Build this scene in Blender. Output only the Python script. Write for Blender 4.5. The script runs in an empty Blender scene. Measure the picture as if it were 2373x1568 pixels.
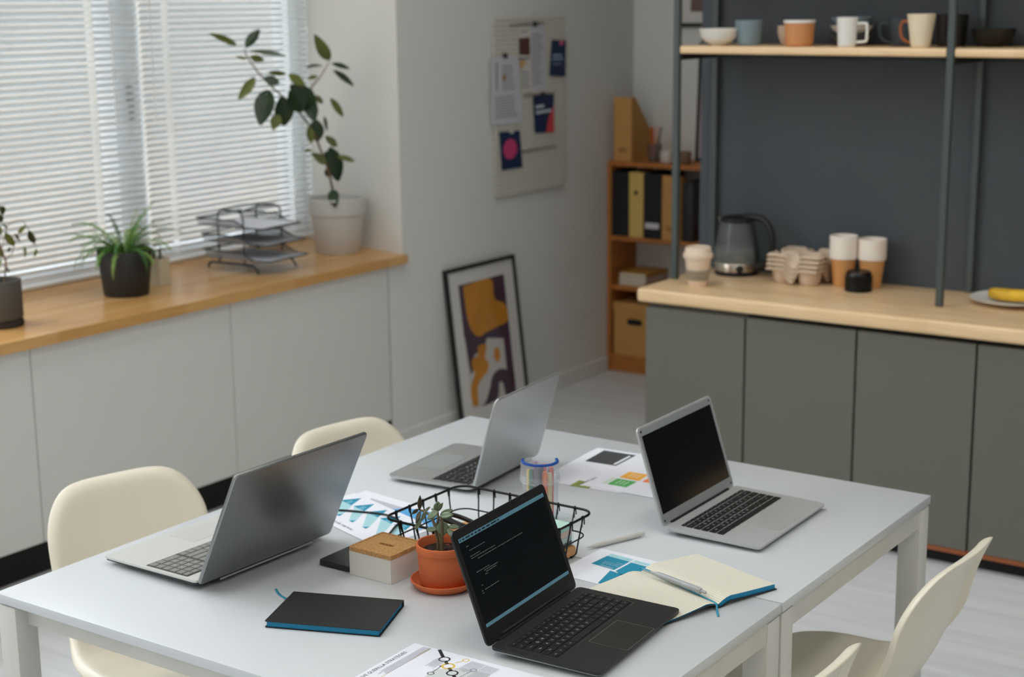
import bpy, bmesh, math, random
from mathutils import Vector, Matrix
random.seed(11)
PI = math.pi
scene = bpy.context.scene
COL = scene.collection

# ------------------------------------------------------------------ camera
cam_d = bpy.data.cameras.new('camera')
cam = bpy.data.objects.new('camera', cam_d)
COL.objects.link(cam)
cam_d.sensor_width = 36.0
cam_d.lens = 3677.44 / 2373 * 36.0
cam_d.clip_start = 0.05
cam_d.clip_end = 200
YAW, PITCH, ROLL = -0.607614, -0.213715, -0.010621
f = Vector((math.sin(YAW) * math.cos(PITCH), math.cos(YAW) * math.cos(PITCH), math.sin(PITCH)))
r = f.cross(Vector((0, 0, 1))).normalized()
u = r.cross(f)
r2 = r * math.cos(ROLL) + u * math.sin(ROLL)
u2 = u * math.cos(ROLL) - r * math.sin(ROLL)
mw = Matrix(((r2.x, u2.x, -f.x, 2.40), (r2.y, u2.y, -f.y, -1.747), (r2.z, u2.z, -f.z, 1.824), (0, 0, 0, 1)))
cam.matrix_world = mw
cam_d.dof.use_dof = True
cam_d.dof.focus_distance = 2.72
cam_d.dof.aperture_fstop = 4.5
scene.camera = cam

# ------------------------------------------------------------------ world: bright overcast sky over pale ground
w = bpy.data.worlds.new('sky')
scene.world = w
w.use_nodes = True
nt = w.node_tree
nt.nodes.clear()
out = nt.nodes.new('ShaderNodeOutputWorld')
bg = nt.nodes.new('ShaderNodeBackground')
tc = nt.nodes.new('ShaderNodeTexCoord')
sep = nt.nodes.new('ShaderNodeSeparateXYZ')
ramp = nt.nodes.new('ShaderNodeValToRGB')
mp = nt.nodes.new('ShaderNodeMapRange')
mp.inputs['From Min'].default_value = -0.5
mp.inputs['From Max'].default_value = 1.0
nt.links.new(tc.outputs['Generated'], sep.inputs[0])
nt.links.new(sep.outputs['Z'], mp.inputs['Value'])
nt.links.new(mp.outputs[0], ramp.inputs[0])
e = ramp.color_ramp.elements
e[0].position = 0.0
e[0].color = (0.40, 0.38, 0.35, 1)
e[1].position = 1.0
e[1].color = (0.86, 0.95, 1.06, 1)
m_ = ramp.color_ramp.elements.new(0.31)
m_.color = (0.50, 0.47, 0.43, 1)
m_ = ramp.color_ramp.elements.new(0.42)
m_.color = (0.93, 0.97, 1.0, 1)
nt.links.new(ramp.outputs[0], bg.inputs['Color'])
bg.inputs['Strength'].default_value = 5.6
nt.links.new(bg.outputs[0], out.inputs['Surface'])

# daylight portals in the ribbon window (they only guide sampling of the sky)
def portal(name, loc, rot, sx, sy):
    l = bpy.data.lights.new(name, 'AREA')
    l.shape = 'RECTANGLE'
    l.size, l.size_y = sx, sy
    l.cycles.is_portal = True
    o = bpy.data.objects.new(name, l)
    COL.objects.link(o)
    o.location = loc
    o.rotation_euler = rot
portal('window_portal', (-2.36, -1.05, 2.5), (0, -PI / 2, 0), 3.4, 5.0)
portal('window_portal', (-2.36, 2.4, 1.7), (0, -PI / 2, 0), 1.7, 1.9)

scene.view_settings.view_transform = 'Standard'
scene.view_settings.look = 'None'
scene.view_settings.gamma = 1.0
scene.view_settings.use_curve_mapping = False
scene.view_settings.exposure = 0.0
try:
    scene.cycles.use_denoising = True
    scene.cycles.max_bounces = 10
    scene.cycles.diffuse_bounces = 7
    scene.cycles.glossy_bounces = 4
    scene.cycles.transparent_max_bounces = 16
    scene.cycles.sample_clamp_indirect = 8.0
    scene.cycles.caustics_reflective = False
    scene.cycles.caustics_refractive = False
except Exception:
    pass

# ------------------------------------------------------------------ helpers: materials
def lin(c):
    if isinstance(c, str):
        c = tuple(int(c[i:i + 2], 16) for i in (0, 2, 4))
    o = []
    for v in c:
        v = v / 255
        o.append(v / 12.92 if v <= 0.04045 else ((v + 0.055) / 1.055) ** 2.4)
    return (*o, 1)

MATS = {}
def mat(name, col, rough=0.5, metal=0.0, spec=0.5, var=None, bump=None, coat=0.0, emit=None, trans=0.0, ior=1.45, sheen=0.0):
    if name in MATS:
        return MATS[name]
    m = bpy.data.materials.new(name)
    MATS[name] = m
    m.use_nodes = True
    t = m.node_tree
    b = t.nodes['Principled BSDF']
    c = lin(col)
    b.inputs['Base Color'].default_value = c
    b.inputs['Roughness'].default_value = rough
    b.inputs['Metallic'].default_value = metal
    b.inputs['Specular IOR Level'].default_value = spec
    b.inputs['Coat Weight'].default_value = coat
    b.inputs['IOR'].default_value = ior
    if trans:
        b.inputs['Transmission Weight'].default_value = trans
    if emit:
        b.inputs['Emission Color'].default_value = lin(emit[0])
        b.inputs['Emission Strength'].default_value = emit[1]
    if var or bump:
        co = t.nodes.new('ShaderNodeTexCoord')
        mpn = t.nodes.new('ShaderNodeMapping')
        t.links.new(co.outputs['Object'], mpn.inputs[0])
    if var:
        sc, amt, stretch = var
        mpn.inputs['Scale'].default_value = stretch
        n = t.nodes.new('ShaderNodeTexNoise')
        n.inputs['Scale'].default_value = sc
        n.inputs['Detail'].default_value = 6
        t.links.new(mpn.outputs[0], n.inputs['Vector'])
        rr = t.nodes.new('ShaderNodeValToRGB')
        rr.color_ramp.elements[0].position = 0.3
        rr.color_ramp.elements[1].position = 0.7
        rr.color_ramp.elements[0].color = tuple(max(0, x * (1 - amt)) for x in c[:3]) + (1,)
        rr.color_ramp.elements[1].color = tuple(min(1, x * (1 + amt)) for x in c[:3]) + (1,)
        t.links.new(n.outputs['Fac'], rr.inputs[0])
        t.links.new(rr.outputs[0], b.inputs['Base Color'])
    if bump:
        n2 = t.nodes.new('ShaderNodeTexNoise')
        n2.inputs['Scale'].default_value = bump[0]
        n2.inputs['Detail'].default_value = 4
        t.links.new(co.outputs['Object'], n2.inputs['Vector'])
        bn = t.nodes.new('ShaderNodeBump')
        bn.inputs['Strength'].default_value = bump[1]
        bn.inputs['Distance'].default_value = 0.002
        t.links.new(n2.outputs['Fac'], bn.inputs['Height'])
        t.links.new(bn.outputs[0], b.inputs['Normal'])
    return m

def stave_mat(name, c1, c2, axis, length, width, rough=0.35):
    """glued wood staves running along x or y, in object space"""
    m = bpy.data.materials.new(name)
    MATS[name] = m
    m.use_nodes = True
    t = m.node_tree
    b = t.nodes['Principled BSDF']
    b.inputs['Roughness'].default_value = rough
    co = t.nodes.new('ShaderNodeTexCoord')
    sp = t.nodes.new('ShaderNodeSeparateXYZ')
    t.links.new(co.outputs['Object'], sp.inputs[0])
    ad = t.nodes.new('ShaderNodeMath')
    ad.operation = 'ADD'
    along, across = ('X', 'Y') if axis == 'x' else ('Y', 'X')
    t.links.new(sp.outputs[across], ad.inputs[0])
    t.links.new(sp.outputs['Z'], ad.inputs[1])
    cb = t.nodes.new('ShaderNodeCombineXYZ')
    t.links.new(sp.outputs[along], cb.inputs[0])
    t.links.new(ad.outputs[0], cb.inputs[1])
    br = t.nodes.new('ShaderNodeTexBrick')
    br.inputs['Scale'].default_value = 1.0
    br.inputs['Brick Width'].default_value = length
    br.inputs['Row Height'].default_value = width
    br.inputs['Mortar Size'].default_value = 0.0
    br.offset = 0.37
    br.inputs['Color1'].default_value = lin(c1)
    br.inputs['Color2'].default_value = lin(c2)
    t.links.new(cb.outputs[0], br.inputs['Vector'])
    mpn = t.nodes.new('ShaderNodeMapping')
    mpn.inputs['Scale'].default_value = (2, 60, 1)
    t.links.new(cb.outputs[0], mpn.inputs[0])
    n = t.nodes.new('ShaderNodeTexNoise')
    n.inputs['Scale'].default_value = 2.5
    n.inputs['Detail'].default_value = 8
    t.links.new(mpn.outputs[0], n.inputs['Vector'])
    mx = t.nodes.new('ShaderNodeMixRGB')
    mx.blend_type = 'MULTIPLY'
    mx.inputs['Fac'].default_value = 0.32
    t.links.new(br.outputs['Color'], mx.inputs['Color1'])
    rr = t.nodes.new('ShaderNodeValToRGB')
    rr.color_ramp.elements[0].position = 0.32
    rr.color_ramp.elements[0].color = (0.55, 0.47, 0.4, 1)
    rr.color_ramp.elements[1].position = 0.62
    rr.color_ramp.elements[1].color = (1, 1, 1, 1)
    t.links.new(n.outputs['Fac'], rr.inputs[0])
    t.links.new(rr.outputs[0], mx.inputs['Color2'])
    t.links.new(mx.outputs[0], b.inputs['Base Color'])
    return m

def pane_mat(name, tint=(1, 1, 1), refl=0.06, rough=0.02, milky=0.0):
    """thin clear sheet: mostly transparent with a glossy skin"""
    m = bpy.data.materials.new(name)
    MATS[name] = m
    m.use_nodes = True
    t = m.node_tree
    t.nodes.clear()
    o = t.nodes.new('ShaderNodeOutputMaterial')
    tr = t.nodes.new('ShaderNodeBsdfTransparent')
    tr.inputs[0].default_value = (*tint, 1)
    gl = t.nodes.new('ShaderNodeBsdfGlossy')
    gl.inputs['Roughness'].default_value = rough
    lw = t.nodes.new('ShaderNodeFresnel')
    lw.inputs['IOR'].default_value = 1.4
    mx = t.nodes.new('ShaderNodeMixShader')
    ge = t.nodes.new('ShaderNodeNewGeometry')
    fr = t.nodes.new('ShaderNodeMath')          # only the outer skin reflects
    fr.operation = 'SUBTRACT'
    fr.use_clamp = True
    t.links.new(lw.outputs[0], fr.inputs[0])
    t.links.new(ge.outputs['Backfacing'], fr.inputs[1])
    t.links.new(fr.outputs[0], mx.inputs[0])
    t.links.new(tr.outputs[0], mx.inputs[1])
    t.links.new(gl.outputs[0], mx.inputs[2])
    last = mx
    if milky:
        df = t.nodes.new('ShaderNodeBsdfDiffuse')
        df.inputs[0].default_value = (0.9, 0.92, 0.95, 1)
        m2 = t.nodes.new('ShaderNodeMixShader')
        m2.inputs[0].default_value = milky
        t.links.new(mx.outputs[0], m2.inputs[1])
        t.links.new(df.outputs[0], m2.inputs[2])
        last = m2
    t.links.new(last.outputs[0], o.inputs['Surface'])
    return m

# ------------------------------------------------------------------ helpers: geometry
def rrect(w_, h_, rad, n=5):
    """rounded rectangle outline, counter-clockwise, centred"""
    pts = []
    for cx, cy, a0 in ((w_ / 2 - rad, h_ / 2 - rad, 0), (-w_ / 2 + rad, h_ / 2 - rad, 90), (-w_ / 2 + rad, -h_ / 2 + rad, 180), (w_ / 2 - rad, -h_ / 2 + rad, 270)):
        for k in range(n + 1):
            a = math.radians(a0 + 90 * k / n)
            pts.append((cx + rad * math.cos(a), cy + rad * math.sin(a)))
    return pts

_RB = {}
def rb_data(sx, sy, sz, bev, seg=2):
    key = (round(sx, 5), round(sy, 5), round(sz, 5), round(bev, 5), seg)
    if key not in _RB:
        bm = bmesh.new()
        bmesh.ops.create_cube(bm, size=1)
        for v in bm.verts:
            v.co = Vector((v.co.x * sx, v.co.y * sy, v.co.z * sz))
        if bev > 0:
            bmesh.ops.bevel(bm, geom=list(bm.edges), offset=min(bev, min(sx, sy, sz) * 0.49), segments=seg, profile=0.5, affect='EDGES')
        bm.verts.index_update()
        _RB[key] = ([v.co.copy() for v in bm.verts], [[v.index for v in fc.verts] for fc in bm.faces])
        bm.free()
    return _RB[key]

class MB:
    def __init__(self):
        self.v, self.f = [], []
    def add(self, vs, fs, M=None):
        o = len(self.v)
        for p in vs:
            p = Vector(p)
            self.v.append(M @ p if M is not None else p)
        self.f += [[i + o for i in q] for q in fs]
        return self
    def box(self, x0, x1, y0, y1, z0, z1, bev=0.0, seg=2, M=None):
        vs, fs = rb_data(abs(x1 - x0), abs(y1 - y0), abs(z1 - z0), bev, seg)
        c = Vector(((x0 + x1) / 2, (y0 + y1) / 2, (z0 + z1) / 2))
        return self.add([p + c for p in vs], fs, M)
    def prism(self, pts, z0, z1, M=None, caps=True):
        n = len(pts)
        zf0 = z0 if callable(z0) else (lambda x, y: z0)
        zf1 = z1 if callable(z1) else (lambda x, y: z1)
        vs = [(x, y, zf0(x, y)) for x, y in pts] + [(x, y, zf1(x, y)) for x, y in pts]
        fs = [[i, (i + 1) % n, n + (i + 1) % n, n + i] for i in range(n)]
        if caps:
            fs += [list(range(n))[::-1], list(range(n, 2 * n))]
        return self.add(vs, fs, M)
    def poly(self, pts, z=0.0, M=None):
        return self.add([(x, y, z) for x, y in pts], [list(range(len(pts)))], M)
    def loft(self, loops, closed_ends=(True, True), M=None, ring=True):
        n = len(loops[0])
        vs = [p for lp in loops for p in lp]
        fs = []
        for k in range(len(loops) - 1):
            for i in range(n if ring else n - 1):
                j = (i + 1) % n
                fs.append([k * n + i, k * n + j, (k + 1) * n + j, (k + 1) * n + i])
        if closed_ends[0]:
            fs.append(list(range(n))[::-1])
        if closed_ends[1]:
            fs.append(list(range((len(loops) - 1) * n, len(loops) * n)))
        return self.add(vs, fs, M)
    def lathe(self, prof, seg=40, M=None, cap0=False, cap1=False, a0=0.0, a1=2 * PI):
        full = abs(a1 - a0 - 2 * PI) < 1e-6
        m = seg if full else seg + 1
        vs, fs = [], []
        for (rd, z) in prof:
            for k in range(m):
                a = a0 + (a1 - a0) * k / seg
                vs.append((rd * math.cos(a), rd * math.sin(a), z))
        for q in range(len(prof) - 1):
            for k in range(seg):
                k2 = (k + 1) % m
                fs.append([q * m + k, q * m + k2, (q + 1) * m + k2, (q + 1) * m + k])
        if cap0:
            fs.append(list(range(m))[::-1])
        if cap1:
            fs.append(list(range((len(prof) - 1) * m, len(prof) * m)))
        return self.add(vs, fs, M)
    def tube(self, path, rad, seg=8, closed=False, M=None):
        P = [Vector(p) for p in path]
        n = len(P)
        R = rad if isinstance(rad, (list, tuple)) else [rad] * n
        if len(R) != n:
            m_r = len(R) - 1
            R = [R[min(m_r, int(i * m_r / (n - 1)))] for i in range(n)]
        T = []
        for i in range(n):
            a = P[(i - 1) % n] if (closed or i > 0) else P[i]
            b = P[(i + 1) % n] if (closed or i < n - 1) else P[i]
            T.append((b - a).normalized())
        nrm = T[0].orthogonal().normalized()
        vs, fs = [], []
        for i in range(n):
            if i:
                nrm = (nrm - T[i] * nrm.dot(T[i]))
                nrm = nrm.normalized() if nrm.length > 1e-6 else T[i].orthogonal().normalized()
            bn = T[i].cross(nrm)
            for k in range(seg):
                a = 2 * PI * k / seg
                vs.append(P[i] + (nrm * math.cos(a) + bn * math.sin(a)) * R[i])
        for i in range(n if closed else n - 1):
            j = (i + 1) % n
            for k in range(seg):
                k2 = (k + 1) % seg
                fs.append([i * seg + k, i * seg + k2, j * seg + k2, j * seg + k])
        if not closed:
            fs.append(list(range(seg))[::-1])
            fs.append(list(range((n - 1) * seg, n * seg)))
        return self.add(vs, fs, M)
    def mesh(self, name, m, smooth=None):
        me = bpy.data.meshes.new(name)
        me.from_pydata([tuple(p) for p in self.v], [], self.f)
        bm = bmesh.new()
        bm.from_mesh(me)
        bmesh.ops.recalc_face_normals(bm, faces=bm.faces)
        if smooth is not None:
            ca = math.cos(math.radians(smooth))
            for fc in bm.faces:
                fc.smooth = True
            for ed in bm.edges:
                if len(ed.link_faces) == 2 and ed.link_faces[0].normal.dot(ed.link_faces[1].normal) < ca:
                    ed.smooth = False
        bm.to_mesh(me)
        bm.free()
        if m:
            me.materials.append(m)
        return me

def obj(name, mb, m, parent=None, smooth=35, loc=None, rot=None, label=None, kind=None):
    me = mb if isinstance(mb, bpy.types.Mesh) else mb.mesh(name, m, smooth)
    o = bpy.data.objects.new(name, me)
    COL.objects.link(o)
    if parent:
        o.parent = parent
    if loc:
        o.location = loc
    if rot:
        o.rotation_euler = rot
    if label:
        o['label'] = label
    if kind:
        o['kind'] = kind
    return o

def tag(o, label, cat, group=None):
    o['label'] = label
    o['category'] = cat
    if group:
        o['group'] = group
    return o

def thing(name, label, cat, loc=(0, 0, 0), rz=0.0, group=None, rot=None):
    o = bpy.data.objects.new(name, None)
    COL.objects.link(o)
    o.empty_display_size = 0.05
    o.location = loc
    o.rotation_euler = rot if rot else (0, 0, rz)
    return tag(o, label, cat, group)

def struct(name, mb, m, smooth=35, label=None):
    o = obj(name, mb, m, smooth=smooth)
    o['kind'] = 'structure'
    if label:
        o['label'] = label
    return o

def sroot(name, loc=(0, 0, 0), label=None):
    o = bpy.data.objects.new(name, None)
    COL.objects.link(o)
    o.location = loc
    o['kind'] = 'structure'
    if label:
        o['label'] = label
    return o

def copy_tree(o, parent=None):
    c = o.copy()
    COL.objects.link(c)
    c.parent = parent
    for ch in list(o.children):
        copy_tree(ch, c)
    return c

def smoothpath(pts, n=6):
    """Catmull-Rom through points"""
    P = [Vector(p) for p in pts]
    P = [P[0] * 2 - P[1]] + P + [P[-1] * 2 - P[-2]]
    o = []
    for i in range(1, len(P) - 2):
        for k in range(n):
            t = k / n
            a, b, c, d = P[i - 1], P[i], P[i + 1], P[i + 2]
            o.append(0.5 * ((2 * b) + (c - a) * t + (2 * a - 5 * b + 4 * c - d) * t * t + (3 * b - a - 3 * c + d) * t * t * t))
    o.append(P[-2])
    return o

_TXT = {}
def text_data(s, bold=False):
    """flat outline of a word in 1-unit letters, lower-left at origin"""
    if s not in _TXT:
        cu = bpy.data.curves.new('t', 'FONT')
        cu.body = s
        cu.resolution_u = 2
        to = bpy.data.objects.new('t', cu)
        COL.objects.link(to)
        dg = bpy.context.evaluated_depsgraph_get()
        dg.update()
        me = to.evaluated_get(dg).to_mesh()
        vs = [v.co.copy() for v in me.vertices]
        fs = [list(p.vertices) for p in me.polygons]
        to.evaluated_get(dg).to_mesh_clear()
        bpy.data.objects.remove(to)
        bpy.data.curves.remove(cu)
        xs = [v.x for v in vs] or [0]
        x0 = min(xs)
        _TXT[s] = ([Vector((v.x - x0, v.y, 0)) for v in vs], fs, max(xs) - x0)
    return _TXT[s]

def add_text(mb, s, x, y, z, size, rz=0.0, center=False, stretch=1.0):
    vs, fs, wd = text_data(s)
    M = Matrix.Translation((x, y, z)) @ Matrix.Rotation(rz, 4, 'Z') @ Matrix.Diagonal((size * stretch, size, 1, 1))
    if center:
        M = M @ Matrix.Translation((-wd / 2, -0.35, 0))
    mb.add(vs, fs, M)
    return wd * size * stretch

# ------------------------------------------------------------------ palette
WALL = mat('wall_paint', (222, 222, 218), 0.75, spec=0.25, bump=(140, 0.05))
PANEL = mat('panel_white', (216, 216, 211), 0.6, spec=0.3)
CEIL = mat('ceiling_paint', (232, 232, 230), 0.9, spec=0.1)
DARKWALL = mat('charcoal_paint', (76, 81, 87), 0.7, spec=0.3, bump=(90, 0.08))
FLOORM = mat('whitewashed_laminate', (214, 216, 218), 0.42, spec=0.35, var=(3.0, 0.10, (0.5, 7, 1)))
TABLE = mat('white_lacquer', (202, 206, 209), 0.28, spec=0.45)
TLEG = mat('white_steel_paint', (205, 204, 198), 0.38, spec=0.4, var=(9, 0.05, (1, 1, 0.3)))
CHAIRM = mat('cream_plastic', (228, 221, 202), 0.3, spec=0.5)
CHROME = mat('chair_leg_steel', (190, 190, 188), 0.3, metal=0.9)
BLACKM = mat('black_metal', (38, 42, 42), 0.45, metal=0.3)
POSTM = mat('dark_grey_steel', (76, 84, 84), 0.5, metal=0.2)
CAB = mat('cabinet_grey', (104, 103, 95), 0.55, spec=0.35, bump=(300, 0.06))
KICK = mat('kick_black', (22, 20, 19), 0.7)
COPPER = mat('copper_strip', (160, 92, 55), 0.4, metal=0.35)
OAK = stave_mat('oak_counter', (242, 212, 168), (228, 192, 144), 'x', 0.42, 0.045, 0.32)
SILLW = stave_mat('oak_sill', (222, 178, 118), (206, 156, 94), 'y', 0.55, 0.05, 0.24)
BOOKW = mat('bookcase_wood', (178, 112, 52), 0.5, var=(6, 0.22, (1, 1, 8)))
BLIND = mat('blind_white', (226, 231, 233), 0.45, spec=0.4)
CORD = mat('blind_cord', (235, 238, 238), 0.7)
PVC = mat('window_pvc', (214, 216, 216), 0.35)
GLASS = pane_mat('window_glass')
BLACKP = mat('black_plastic', (20, 20, 21), 0.42)
WHITEP = mat('white_plastic', (232, 232, 230), 0.4)
PAPER = mat('paper_white', (226, 228, 236), 0.75, spec=0.2)
INK = mat('ink_black', (28, 28, 32), 0.7)
GREYINK = mat('ink_grey', (128, 130, 140), 0.8)

# ================================================================== SETTING
XW = -1.585
HC = 4.4
struct('floor', MB().box(-2.6, 4.5, -3.8, 5.2, -0.06, 0.0), FLOORM, label='pale whitewashed wood laminate floor')
struct('ceiling', MB().box(-2.6, 4.5, -3.8, 5.2, HC, HC + 0.08), CEIL)
struct('wall_far', MB().box(-2.6, 4.5, 5.05, 5.2, 0, HC), WALL, label='off-white wall behind the bookcase')
struct('wall_right', MB().box(4.4, 4.5, -3.8, 5.05, 0, HC), WALL)
struct('wall_near', MB().box(-2.6, 4.4, -3.8, -3.7, 0, HC), WALL)
# ceiling panel lights (switched on, out of frame)
LEDM = mat('led_diffuser', (245, 245, 240), 0.5, emit=((255, 254, 252), 5.2))
for i, (x, xn) in enumerate(((-0.5, 'window side'), (1.3, 'middle row'), (3.1, 'right side'))):
    for j, (y, yn) in enumerate(((2.0, 'nearest the coffee counter'), (0.1, 'level with the near table'), (-1.9, 'behind the camera'))):
        t = thing('ceiling_light', 'white ceiling panel light on the %s, %s' % (xn, yn), 'ceiling light', (x, y, HC - 0.04), group='ceiling panel lights')
        obj('frame', MB().box(-0.31, 0.31, -0.61, 0.61, 0.004, 0.039, 0.003, 1), CEIL, t)
        obj('diffuser', MB().box(-0.295, 0.295, -0.595, 0.595, 0.0, 0.0042), LEDM, t)
struct('wall_partition', MB().box(-0.412, 4.4, 3.545, 3.645, 0, HC), DARKWALL, label='charcoal painted wall behind the coffee counter')

wl = MB()
wl.prism([(XW, 3.211), (XW, 5.05), (-2.42, 5.05), (-2.42, 3.412), (-2.2, 3.362)], 0, HC)
wl.box(-2.42, XW, 1.43, 3.212, 2.55, HC)
wl.box(-2.42, XW, -3.7, 1.43, 4.2, HC)
wl.box(-2.42, -1.66, -3.7, 3.211, 0.0, 0.764)
wl.box(-1.70, XW, 3.123, 3.2112, 0.0, 0.7645)
wall_left = struct('wall_left', wl, WALL, label='off-white wall with a deep ribbon window recess')
edges = [3.119, 2.231, 1.355, 0.479, -0.397, -1.273, -2.149, -3.025, -3.69]
for a, b in zip(edges[:-1], edges[1:]):
    obj('panel', MB().box(-1.64, XW, b + 0.002, a - 0.002, 0.128, 0.763, 0.0015, 1), PANEL, wall_left)
obj('panel_joint', MB().box(-1.645, XW - 0.004, 3.1175, 3.1225, 0.0, 0.763), KICK, wall_left)
obj('kick_board', MB().box(-1.668, -1.655, -3.7, 3.117, 0.0, 0.127), KICK, wall_left)
struct('baseboard_left', MB().box(XW, XW + 0.014, 3.123, 4.795, 0.0, 0.072, 0.003, 1), WALL, label='low white skirting board')

# ---- ribbon window
win = sroot('window_1', (-2.3, 3.36, 0.8), label='wide window behind white venetian blinds')
def wpart(name, mb, m, **k):
    o = obj(name, mb, m, win, **k)
    o.matrix_parent_inverse = Matrix.Translation((2.3, -3.36, -0.8))
    return o
wpart('window_sill', MB().prism([(-1.562, -3.69), (-1.562, 3.221), (-1.5845, 3.221), (-1.5845, 3.2095), (-2.2, 3.36), (-2.36, 3.36), (-2.36, -3.69)], 0.765, 0.80), SILLW, label='oak window sill with a thick front edge')
wpart('bottom_frame', MB().box(-2.33, -2.225, -3.69, 3.366, 0.80, 0.872, 0.006, 2), PVC)
wpart('top_frame', MB().box(-2.33, -2.235, 1.43, 3.366, 2.46, 2.55, 0.006, 2), PVC)
wpart('top_frame', MB().box(-2.33, -2.235, -3.69, 1.43, 4.11, 4.2, 0.006, 2), PVC)
mull = [3.33, 2.40, 1.47, 0.54, -0.39, -1.32, -2.25, -3.18, -3.66]
for k, yy in enumerate(mull):
    hw = 0.035 if k in (0, len(mull) - 1) else 0.07
    wpart('mullion', MB().box(-2.33, -2.235, yy - hw, yy + hw, 0.872, 2.46 if k < 2 else 4.11, 0.006, 2), PVC)
for k, (a, b) in enumerate(zip(mull[:-1], mull[1:])):
    wpart('pane', MB().box(-2.298, -2.292, b + 0.07, a - 0.07, 0.872, 2.46 if k < 2 else 4.11), GLASS)
hd = MB().box(-2.235, -2.222, 2.385, 2.412, 1.43, 1.51, 0.004, 2)
hd.box(-2.226, -2.212, 2.388, 2.409, 1.36, 1.48, 0.005, 2)
wpart('handle', hd, mat('handle_grey', (90, 95, 98), 0.4))

# ---- the house across the yard, glimpsed through the slats
bd = thing('building', 'grey-brown building outside the window, glimpsed between the blind slats', 'building', (-9.0, -14.0, -6.0))
obj('wall', MB().box(-6, 0, 0, 40, 0, 10.4), mat('render_brown', (138, 134, 128), 0.9, var=(0.8, 0.2, (1, 1, 1))), bd)
obj('cornice', MB().box(-6.1, 0.25, -0.2, 40.2, 10.4, 10.8), mat('cornice_grey', (160, 158, 152), 0.9), bd)

# ---- venetian blinds
TILT = math.radians(-52)
def slat_mesh(width, holes):
    n = 6
    prof = []
    for k in range(n + 1):
        t = -1 + 2 * k / n
        prof.append((t * 0.0125, 0.0022 * (1 - t * t)))
    cuts = sorted({0.0, width} | {h - 0.009 for h in holes} | {h + 0.009 for h in holes})
    mb = MB()
    for a, b in zip(cuts[:-1], cuts[1:]):
        hole = any(abs((a + b) / 2 - h) < 0.005 for h in holes)
        for k in range(n):
            if hole and k in (2, 3):
                continue
            (x0, z0), (x1, z1) = prof[k], prof[k + 1]
            mb.add([(x0, a, z0), (x1, a, z1), (x1, b, z1), (x0, b, z0)], [[0, 1, 2, 3]])
    return mb.mesh('slat', BLIND, 60)
def blind(y0, y1, holes, label, wand_y):
    w_ = y1 - y0
    root = thing('venetian_blind', label, 'blind', (-2.185, y0, 0.815), group='white venetian blinds in the window')
    me = slat_mesh(w_, holes)
    for k in range(69):
        o = bpy.data.objects.new('slat', me)
        COL.objects.link(o)
        o.parent = root
        o.location = (0, 0, 0.03 + k * 0.0238)
        o.rotation_euler = (0, TILT + random.uniform(-0.025, 0.025), random.uniform(-0.0006, 0.0006))
    obj('bottom_rail', MB().box(-0.012, 0.012, 0, w_, 0.0, 0.012, 0.003, 2), BLIND, root)
    obj('head_rail', MB().box(-0.02, 0.02, 0, w_, 1.675, 1.715, 0.003, 2), BLIND, root)
    for h in holes[::2]:
        for dx in (-0.0125, 0.0125):
            obj('ladder_cord', MB().tube([(dx, h + 0.008, 0.01), (dx, h + 0.008, 1.68)], 0.0011, 5), CORD, root)
    obj('tilt_wand', MB().tube([(0.022, wand_y, 0.55), (0.022, wand_y, 1.68)], 0.0035, 8), pane_mat('wand_clear', milky=0.35), root)
    return root
blind(2.43, 3.357, [0.12, 0.136, 0.79, 0.806], 'white venetian blind nearest the room corner, behind the rubber plant', 0.035)
blind(1.48, 2.41, [0.15, 0.166, 0.70, 0.716], 'white venetian blind on the left, behind the fern', 0.79)

# ================================================================== COFFEE CORNER
cx = [-0.345, 0.042, 0.442, 0.839, 1.239, 1.639, 2.04]
clab = ['grey base cabinet at the free end of the counter', 'grey base cabinet second from the free end of the counter',
        'grey base cabinet third from the free end of the counter', 'grey base cabinet fourth from the free end of the counter, at the photo edge',
        'grey base cabinet fifth from the free end of the counter', 'grey base cabinet sixth from the free end of the counter']
for k in range(6):
    a, b = cx[k], cx[k + 1]
    t = thing('base_cabinet', clab[k], 'cabinet', (a, 3.03, 0), group='grey base cabinets under the counter')
    wd = b - a
    obj('body', MB().box(0.001, wd - 0.001, 0.022, 0.508, 0.067, 0.757), KICK if k else CAB, t)
    obj('door', MB().box(0.0035 if k else 0.0, wd - 0.0035, 0, 0.02, 0.067, 0.744, 0.0015, 1), CAB, t)
    obj('trim_strip', MB().box(0.0, wd, 0.004, 0.03, 0.049, 0.0665, 0.002, 1), COPPER, t, label='copper coloured strip')
    obj('plinth', MB().box(0.0, wd, 0.05, 0.5, 0, 0.05), KICK, t)
ct = MB()
ct.box(-0.372, 2.06, 3.008, 3.5445, 0.762, 0.81, 0.011, 4)
tag(obj('countertop', ct, OAK, smooth=40), 'pale oak butcher-block countertop with rounded edges', 'countertop')

rack = thing('shelf_rack', 'dark steel rack with oak shelves standing on the counter', 'rack', (0.15, 3.38, 0.81))
def rp(name, mb, m):
    o = obj(name, mb, m, rack)
    o.matrix_parent_inverse = Matrix.Translation((-0.15, -3.38, -0.81))
    return o
for x in (-0.345, 0.639, 1.62):
    for y in (3.238, 3.529):
        rp('upright', MB().box(x - 0.011, x + 0.011, y - 0.011, y + 0.011, 0.8105, 2.45, 0.0015, 1), POSTM)
    for z in (1.59, 1.98):
        rp('side_rail', MB().box(x - 0.009, x + 0.009, 3.249, 3.518, z, z + 0.022, 0.001, 1), BLACKM)
for a, b in ((-0.333, 0.627), (0.652, 1.608)):
    for z in (1.6135, 2.003):
        rp('shelf', MB().box(a, b, 3.228, 3.53, z, z + 0.027, 0.007, 3), OAK)
        rp('rear_rail', MB().box(a, b, 3.52, 3.538, z - 0.024, z - 0.001, 0.001, 1), BLACKM)

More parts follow.
